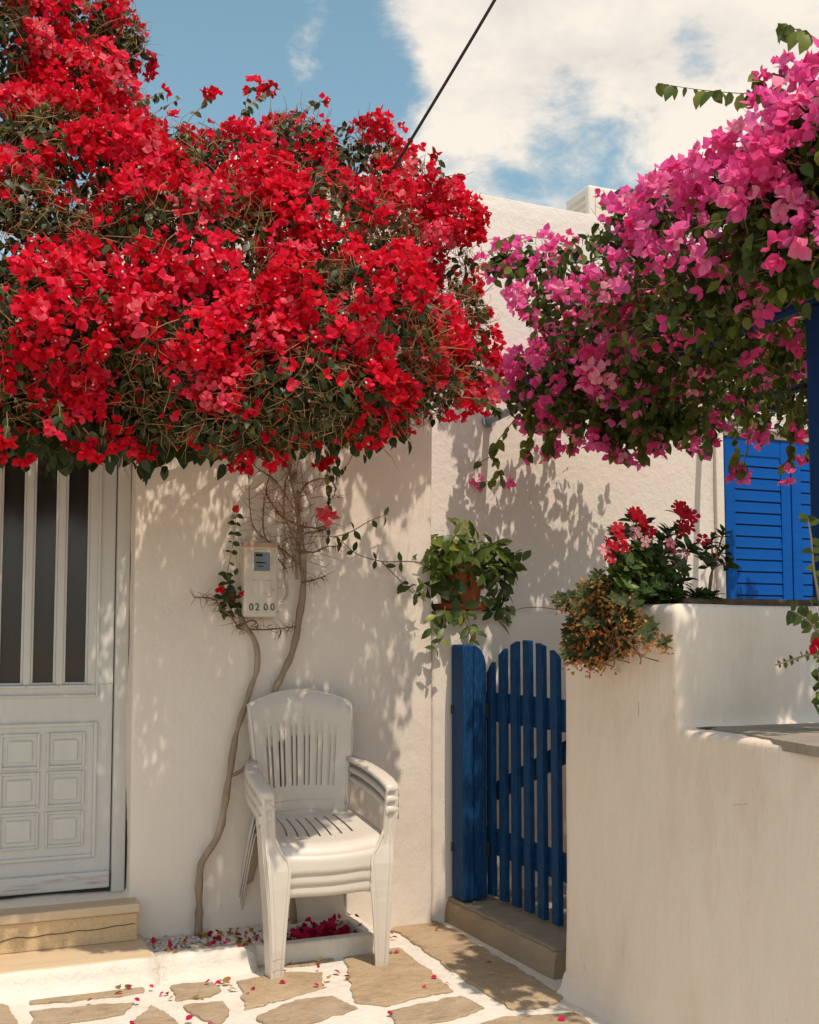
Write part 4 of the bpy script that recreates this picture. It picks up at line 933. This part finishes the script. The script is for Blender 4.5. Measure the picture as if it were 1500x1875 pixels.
for k in range(80):
    px, py = rt.gauss(545, 20), rt.uniform(880, 1050); p = on_y(px, py, YT - .02 + rt.uniform(-.03, .02)); d = Vector((rt.gauss(0, 1), rt.gauss(0, .5), rt.gauss(0, .8))).normalized(); l = rt.uniform(.03, .09)
    q = p + d * l; tw.tube([p, q, q + (d + Vector((rt.gauss(0, .7), 0, rt.gauss(0, .7)))) * l * .5], [.0018, .0014, .0006], 3, False)
o = tw.build('thorny_twigs', M_TWIG, red_root, fixn=False); o['kind'] = 'stuff'
lim = []
for b in RB[::2]:
    c = Vector(b.c); MB().tube(spline([on_y(528, 800, YT), on_y(528, 740, YT - .05).lerp(c, .35) + Vector((0, .1, 0)), c], 5), [.014 - .0009 * i for i in range(11)], 6).build('limb', M_BARK, red_root, smooth=True)
for tgt in ((2.9, 3.2, 2.5), (2.75, 4.2, 2.48), (3.5, 3.0, 2.5), (3.3, 4.4, 2.5), (2.6, 2.6, 2.55)):
    MB().tube(spline([(3.55, 3.1, 1.36), (3.5, 3.12, 1.8), (3.45, 3.2, 2.25), tuple((Vector((3.45, 3.2, 2.35)) + Vector(tgt)) / 2), tgt], 4), [.03 - .0014 * i for i in range(17)], 7).build('limb', M_BARK, pink_root, smooth=True)

# ------------------------------------------------------------------ ivy shoot by the meter, hoya shoots, potted plant
ivy = thing('climbing_vine', 'small round-leaved vine climbing past the left side of the meter box', 'vine')
def shoot(root, pts, y, tm, mat, size, every=1, r=.002, pair=True, name='leaf', tint=(.1, .6), out=(0, -.5, -.2), stem_mat=None):
    sp = spline([on_y(a, b, y[i] if isinstance(y, (list, tuple)) else y) for i, (a, b) in enumerate(pts)], 4)
    MB().tube(sp, [r * (1 - .5 * i / len(sp)) for i in range(len(sp))], 5).build('stem', stem_mat or M_TWIG, root, smooth=True)
    for i in range(1, len(sp), every):
        for s in ((-1, 1) if pair else (random.choice((-1, 1)),)):
            if random.random() < .15: continue
            d = (sp[i] - sp[i - 1]).normalized(); side = d.cross(Vector((0, 1, 0))).normalized() * s
            single(name, tm, (random.randrange(len(tm)), frame_n(np.array(side + d * .3 + Vector(out) * .5 + Vector((0, 0, -.35))) + rn(.25), np.array((-.2, -1, .45)) + rn(.4)), sp[i], size * random.uniform(.75, 1.2), random.uniform(*tint)), mat, root)
shoot(ivy, [(440, 1150), (436, 1115), (420, 1085), (415, 1060), (422, 1020), (428, 985), (432, 950), (436, 932)], YW - .05, LEAVES, M_LEAF, .033, 2)
for k in range(46):
    p = on_y(random.gauss(424, 13), random.uniform(1050, 1130), YW - .06 + random.uniform(-.03, .03)); single('leaf', LEAVES, (random.randrange(5), frame_n((random.gauss(0, .8), -.3, random.gauss(-.5, .6)), np.array((-.2, -1, .4)) + rn(.45)), p, random.uniform(.026, .042), random.uniform(.1, .6)), M_LEAF, ivy)
for px, py in ((402, 1082), (444, 1088), (432, 932), (405, 1080), (426, 1095)): single('flower', FLOWERS, (random.randrange(8), frame((random.gauss(0, .5), -1, .3), 1), on_y(px, py, YW - .09), .55, .3), M_RED, ivy)
single('leaf', LEAVES, (1, frame((-.1, -.3, -1), 0, 'x'), on_y(513, 1152, YW - .05), .05, .45), M_LEAF, ivy); single('leaf', LEAVES, (2, frame((.5, -.4, .3), 0, 'x'), on_y(490, 1148, YW - .05), .03, .45), M_LEAF, ivy); single('leaf', LEAVES, (2, frame((.3, -.4, -.8), 0, 'x'), on_y(499, 1076, YW - .1), .018, .45), M_LEAF, ivy)
MB().tube(spline([on_y(490, 1151, YW - .05), on_y(513, 1150, YW - .05), on_y(545, 1149, YW - .05)], 3), .0015, 4).build('stem', M_TWIG, ivy)

pot = thing('potted_plant', 'trailing glossy plant in a terracotta pot on the low wall', 'potted plant')
pc = on_y(843, 1116, YW + .10); pc.z = LZ + .006
prof = [(.0, 0), (.085, 0), (.088, .02), (.108, .17), (.120, .172), (.122, .205), (.108, .207), (.10, .19), (0, .188)]
MB().loft([[(pc.x + r * math.cos(2 * math.pi * k / 24), pc.y + r * math.sin(2 * math.pi * k / 24), pc.z + .018 + z) for k in range(24)] for r, z in prof], True).build('pot', M_TERRA, pot, smooth=True)
MB().loft([[(pc.x + r * math.cos(2 * math.pi * k / 24), pc.y + r * math.sin(2 * math.pi * k / 24), pc.z + z) for k in range(24)] for r, z in [(0, .0), (.118, .0), (.128, .028), (.120, .03), (.112, .012), (0, .012)]], True).build('saucer', M_TERRA, pot, smooth=True)
for k in range(330):
    a = random.uniform(0, 2 * math.pi); fr = random.random()
    if a < math.pi and random.random() < .55: a = 2 * math.pi - a
    if fr < .60:       # mound
        el = math.asin(random.uniform(-.25, 1)); rr = .20 + .05 * random.random(); d = np.array((math.cos(a) * math.cos(el) * 1.05, math.sin(a) * math.cos(el) * .85, math.sin(el) * .72)); p = np.array(pc) + np.array((0, 0, .185)) + d * rr
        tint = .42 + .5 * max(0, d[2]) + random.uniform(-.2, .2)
    else:              # hanging skirt
        rr = random.uniform(.17, .25); zz = random.uniform(-.05, .20); d = np.array((math.cos(a), math.sin(a) * .8, .1)); p = np.array(pc) + np.array((math.cos(a) * rr, math.sin(a) * rr * .8, zz)); tint = random.uniform(.1, .6)
        if p[1] < pc.y - .06 and -.08 < p[0] - pc.x < .05 and zz > .02 and random.random() < .6: continue
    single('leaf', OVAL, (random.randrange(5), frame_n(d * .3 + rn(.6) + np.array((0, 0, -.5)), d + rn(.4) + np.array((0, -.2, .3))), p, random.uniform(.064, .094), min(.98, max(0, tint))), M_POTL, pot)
bake('inner_leaves', OVAL, [(random.randrange(5), frame_n(rn(1) + np.array((0, 0, -.4)), rn(.6) + np.array((0, -.8, .5))), np.array(pc) + np.array((random.gauss(0, .10), random.gauss(-.02, .07), .17 + random.uniform(-.02, .13))), random.uniform(.06, .085), random.uniform(.1, .7)) for k in range(170)], M_POTL, pot)
yp = pc.y - .18
for pts in ([(815, 1110), (812, 1150), (806, 1175), (790, 1195)], [(850, 1118), (862, 1145), (872, 1160)], [(842, 1120), (858, 1150), (866, 1180)], [(832, 985), (838, 965), (843, 950)], [(780, 1080), (762, 1085), (752, 1070)], [(800, 1120), (792, 1150)]):
    shoot(pot, pts, yp, OVAL, M_POTL, .06, 3, .0022, tint=(.35, .9), out=(0, -.4, -.1))
hoya = [[(775, 1030), (745, 1028), (700, 1028), (655, 1015), (630, 995), (612, 983), (565, 982)], [(612, 983), (640, 975), (675, 955), (700, 945), (712, 942)], [(700, 1030), (730, 1060), (755, 1085), (780, 1100)]]
for pts in hoya: shoot(pot, pts, YW - .06, OVAL, M_POTL, .046, 4, .0026, tint=(.0, .4), out=(0, -.3, .0))
MB().tube(spline([on_y(a, b, pc.y - .12) for a, b in ((760, 1030), (800, 1041), (850, 1043), (900, 1040))], 4), .0018, 5).build('stem', M_TWIG, pot)
MB().tube(spline([on_y(a, b, YW + .01) for a, b in ((940, 1119), (960, 1113), (990, 1112), (1020, 1116), (1045, 1118))], 4), .0018, 5).build('stem', M_TWIG, pot)

# ------------------------------------------------------------------ planter plants
def petal5():
    V = []; F = []
    for k in range(5):
        a = 2 * math.pi * k / 5; ca, sa = math.cos(a), math.sin(a); b = len(V)
        for (x, y, z) in ((.08, 0, 0), (.6, -.34, .10), (1.0, -.26, .05), (1.06, .05, .02), (.95, .34, .05), (.6, .36, .12)): V.append((x * ca - y * sa, x * sa + y * ca, z))
        F.append(tuple(b + i for i in range(6)))
    return np.array(V), F
P5 = [petal5()]
vin = thing('periwinkle', 'bushy periwinkle with red and pale pink flowers on the planter wall', 'flowering plant')
VY = YS + .30
ROS = {}
def rosette(c, ax, n, size, tm, mat, root, tint, spread=.9, name='leaf'):
    ax = Vector(ax).normalized(); o1 = ax.orthogonal().normalized(); o2 = ax.cross(o1)
    for k in range(n):
        a = k * 2.4 + random.uniform(-.3, .3); t = k / n; d = (o1 * math.cos(a) + o2 * math.sin(a)) * spread + ax * (.2 + .9 * t)
        ROS.setdefault(root.name, []).append((random.randrange(len(tm)), frame_n(np.array(d) + rn(.12), np.array(ax) + rn(.2)), np.array(Vector(c) - ax * size * .4 * (1 - t)), size * random.uniform(.7, 1.1) * (1 - .3 * t), min(.99, max(0, random.uniform(*tint)))))
vb = on_y(1200, 1105, VY); vb.z = 1.37
tips = [(1160, 945), (1180, 955), (1135, 975), (1250, 935), (1245, 970), (1185, 975), (1120, 1000), (1212, 985), (1230, 1000), (1150, 1010), (1175, 1030), (1205, 1030), (1130, 1040), (1160, 1060), (1190, 1070), (1240, 1030), (1215, 1060), (1255, 1060), (1225, 1085), (1180, 1050), (1145, 1035), (1165, 1000), (1190, 1010), (1135, 1015), (1215, 1010), (1155, 1045), (1200, 1050), (1170, 1080), (1235, 1060), (1150, 975), (1225, 970), (1260, 1000), (1245, 1085), (1200, 1090), (1160, 1085)]
for i, (px, py) in enumerate(tips):
    c = on_y(px, py, VY + random.uniform(-.16, .1)); ax = (c - vb).normalized() * .7 + Vector((0, -.35, .5))
    MB().tube(spline([vb + Vector((random.uniform(-.05, .05), random.uniform(-.05, .05), -.01)), (vb + c) / 2 + Vector((random.uniform(-.03, .03), -.02, .0)), c], 4), [.0045 - .0003 * k for k in range(9)], 5).build('stem', M_TWIG, vin, smooth=True)
    rosette(c - Vector((0, 0, .0)), ax, 12, .060, OVAL, M_VINCL, vin, (.25, .85) if 1130 < px < 1210 and py > 1000 else (.05, .5))
for k in range(26):
    c = on_y(random.gauss(1180, 32), random.gauss(1045, 26), VY - .12 + random.uniform(-.06, .05)); MB().tube([vb + Vector((0, -.05, -.01)), c], .003, 4).build('stem', M_TWIG, vin)
    rosette(c, (random.gauss(0, .3), -.8, .7), 9, .058, OVAL, M_VINCL, vin, (.35, .95))
for px, py, c, n in ((1160, 942, 0, 4), (1178, 962, 0, 3), (1135, 975, 0, 4), (1140, 1002, 0, 2), (1118, 1000, 0, 3), (1250, 932, 0, 6), (1262, 945, 0, 3), (1248, 968, 0, 5), (1186, 966, 0, 3), (1228, 990, 0, 1), (1275, 995, 0, 2), (1120, 1012, 0, 2), (1160, 975, 1, 1), (1186, 992, 1, 1), (1230, 998, 1, 1), (1238, 1018, 1, 2), (1105, 1015, 1, 2), (1240, 1030, 1, 1)):
    for _ in range(n):
        p = on_y(px + random.gauss(0, 6), py + random.gauss(0, 6), VY - .14 + random.uniform(-.05, .05))
        single('flower', P5, (0, frame((random.gauss(-.1, .35), -1, random.gauss(.35, .35)), random.uniform(0, 6)), p, random.uniform(.019, .024), random.random()), (M_VRED, M_VPINK)[c], vin)
sm = thing('periwinkle', 'small leggy plant with rosette leaves beside the blue shutters', 'plant')
sb = on_y(1297, 1103, VY - .02); sb.z = 1.37
for px, py in ((1303, 985), (1325, 975), (1290, 1000), (1325, 1005), (1308, 1018), (1335, 1030), (1285, 1015), (1298, 1030)):
    c = on_y(px, py, VY + random.uniform(-.08, .06)); MB().tube(spline([sb, sb.lerp(on_y(1306, 1030, VY), .8), c], 4), .0032, 5).build('stem', M_TWIG, sm, smooth=True)
    rosette(c, (c - sb).normalized() + Vector((0, -.3, 0)), 9, .055, OVAL, M_VINCL, sm, (.0, .55))
for px, py in ((1237, 1095), (1290, 1100), (1275, 1098), (1305, 1102)):
    pl = on_y(px, py, VY - .15); pl.z = max(pl.z, 1.385); rosette(pl, (0, -.3, 1), 14, .062, OVAL, M_VINCL, vin if px < 1260 else sm, (.5, .98) if px < 1250 else (.1, .5), 1.0)
for r_ in (vin, sm): split_build(('leaf', 'leaf_mass'), OVAL, ROS[r_.name], M_VINCL, r_, 280)
dry = thing('trailing_succulent', 'half-dried succulent with orange seed heads trailing over the wall end', 'plant')
DX = XR - .05; dr = random.Random(21)
db = Vector((XR + .10, 3.22, 1.38)); stems = MB(); lvs = []; heads = []
DT = [(1060, 1100), (1095, 1068), (1120, 1078), (1080, 1088), (1050, 1108), (1135, 1105), (1100, 1118), (1065, 1130), (1045, 1158), (1080, 1162), (1110, 1150), (1048, 1195), (1070, 1192), (1100, 1192), (1112, 1178), (1085, 1205), (1185, 1163), (1150, 1120), (1120, 1100), (1060, 1150), (1090, 1140), (1140, 1090), (1058, 1182), (1160, 1150)]
for px, py in DT:
    c = on_x(px, py, DX - dr.uniform(.0, .10)); mid = db.lerp(c, .5) + Vector((-.07, dr.uniform(-.03, .03), -.02 - .05 * (py > 1130)))
    stems.tube(spline([db + Vector((dr.uniform(-.05, .05), dr.uniform(-.12, .1), -.01)), mid, c], 4), [.0042 - .00025 * k for k in range(9)], 4, False)
    for q in range(6):
        cc = Vector(c) + Vector((dr.gauss(0, .022), dr.gauss(0, .022), dr.gauss(0, .018)))
        for k in range(12):
            a = k * 2.4; ax = Vector((-.5, -.4, .6)).normalized(); o1 = ax.orthogonal().normalized(); o2 = ax.cross(o1); d = (o1 * math.cos(a) + o2 * math.sin(a)) + ax * (.2 + k / 14)
            lvs.append((dr.randrange(5), frame_n(np.array(d), np.array(ax)), np.array(cc), dr.uniform(.022, .036), min(.99, max(0, dr.gauss(.22, .12)))))
        for k in range(17):
            p = cc + Vector((dr.gauss(0, .016), dr.gauss(0, .016), dr.gauss(-.016, .014))); lvs.append((dr.randrange(5), frame((dr.gauss(0, 1), dr.gauss(0, 1), dr.gauss(0, 1)), dr.uniform(0, 6), 'x'), np.array(p), dr.uniform(.011, .021), dr.uniform(.62, .99)))
for k in range(24):
    px, py = dr.gauss(1115, 26), dr.uniform(1120, 1180); p = on_x(px, py, DX - .04); q = p + Vector((dr.gauss(0, .03), dr.gauss(0, .04), -.06)); stems.tube(spline([p + Vector((.03, .03, .06)), p, q, q + Vector((0, dr.gauss(0, .05), -.02))], 3), .0022, 4, False)
o = stems.build('stems', M_TWIG, dry, fixn=False); o['kind'] = 'stuff'
s = pick_front(lvs, 300, 6)
for k in s: single('leaf', OVAL, lvs[k], M_DRYL, dry)
bake('leaf_mass', OVAL, [it for k, it in enumerate(lvs) if k not in s], M_DRYL, dry)
# straggling shrub at the right of the ledge
shr = thing('leafy_shrub', 'straggling leafy shrub growing up from the stone ledge', 'shrub')
sy = 2.45; X0 = on_y(1520, 1330, sy)
base = Vector((X0.x + .02, sy, LEDZ + .012))
for pts in ([(1518, 1250), (1500, 1100), (1490, 1040), (1485, 980), (1478, 945)], [(1518, 1250), (1495, 1200), (1460, 1205), (1420, 1218)], [(1515, 1200), (1500, 1160), (1470, 1130), (1448, 1118)], [(1520, 1300), (1505, 1260), (1498, 1230)]):
    wp = [base] + [on_y(a, b, sy) for a, b in pts]; sp = spline(wp, 4)
    MB().tube(sp, [.006 - .004 * i / len(sp) for i in range(len(sp))], 6).build('stem', M_BARK, shr, smooth=True)
    for i in range(5, len(sp)):
        for s_ in (-1, 1):
            if random.random() < .3: continue
            d = (sp[i] - sp[i - 1]).normalized(); side = d.cross(Vector((0, 1, 0))).normalized() * s_
            single('leaf', LEAVES, (random.randrange(5), frame_n(np.array(side + d * .3 + Vector((0, -.2, -.2))), np.array((-.3, -1, .4)) + rn(.4)), sp[i], random.uniform(.026, .046) * (.45 if pts[-1] == (1420, 1218) else 1), random.uniform(.2, .8)), M_LEAFP, shr)
for k in range(30):
    p = on_y(random.uniform(1488, 1530), random.uniform(1200, 1310), sy + random.uniform(-.05, .05)); single('leaf', LEAVES, (random.randrange(5), frame((random.gauss(0, 1), -.6, random.gauss(-.4, .7)), 0, 'x'), p, random.uniform(.025, .045), random.uniform(.1, .6)), M_LEAFP, shr)
single('flower', FLOWERS, (1, frame((-.3, -1, 0), 0), on_y(1494, 1182, sy - .04), 1.0, .2), M_RED, shr)

# ------------------------------------------------------------------ litter on the paving
def litter(px, py, mat, name, label, grp, cat, size, tint, z=.0105):
    p = on_z(px, py, z); it = (random.randrange(3), frame((math.cos(px * 7.3), math.sin(px * 7.3), random.uniform(-.1, .25)), random.gauss(0, .3), 'x'), p + Vector((0, 0, .004)), size, tint)
    return tag(single(name, BR, it, mat, None), label, cat, grp)
RP = [(705, 1714), (712, 1722), (720, 1712), (717, 1718), (534, 1757), (562, 1756), (602, 1750), (634, 1747), (582, 1775), (611, 1779), (732, 1744), (800, 1791), (815, 1801), (781, 1808), (462, 1810), (452, 1820), (423, 1795), (405, 1800), (512, 1799), (583, 1808), (243, 1801), (225, 1819), (236, 1812), (280, 1811), (300, 1818), (160, 1835), (256, 1835), (304, 1820), (245, 1872), (387, 1873), (1035, 1867), (590, 1752), (711, 1858), (530, 1765), (340, 1870), (630, 1790), (420, 1770), (376, 1801)]
for px, py in RP: litter(px, py, M_FALLEN, 'fallen_petal', 'single crimson bougainvillea petal fallen on the paving', 'crimson petals fallen on the paving', 'petal', random.uniform(.016, .032) * (1.3 if px in (705, 717, 534, 712) else .9), random.uniform(.3, .95))
for px, py in ((318, 1827), (367, 1826), (254, 1796), (228, 1810), (408, 1801), (424, 1808), (420, 1812), (597, 1802), (520, 1775), (580, 1762), (708, 1743), (720, 1744), (797, 1705), (742, 1687), (215, 1808), (402, 1798), (600, 1795), (374, 1833), (890, 1632 + 130)):
    litter(px, py, M_FALLY, 'fallen_leaf', 'single yellow brown leaf fallen on the paving', 'dry leaves fallen on the paving', 'leaf', random.uniform(.018, .030), random.uniform(.1, .9))
gl = []
for k in range(75):
    px = random.choice((random.uniform(265, 470), random.gauss(430, 22))); x = on_z(px, 1715, .07).x; gl.append((random.randrange(3), frame((random.gauss(0, 1), random.gauss(0, 1), random.gauss(0, .5)), random.uniform(0, 6), 'x'), (x, random.uniform(4.14, YW - .03), .075 + abs(random.gauss(0, .008))), random.uniform(.014, .03), random.betavariate(1.5, 1.5)))
bake('dry_leaves', BR, gl[:38], M_FALLY, bed); bake('dried_petals', BR, gl[38:], M_FALLEN, bed)
bpy.context.view_layer.update()
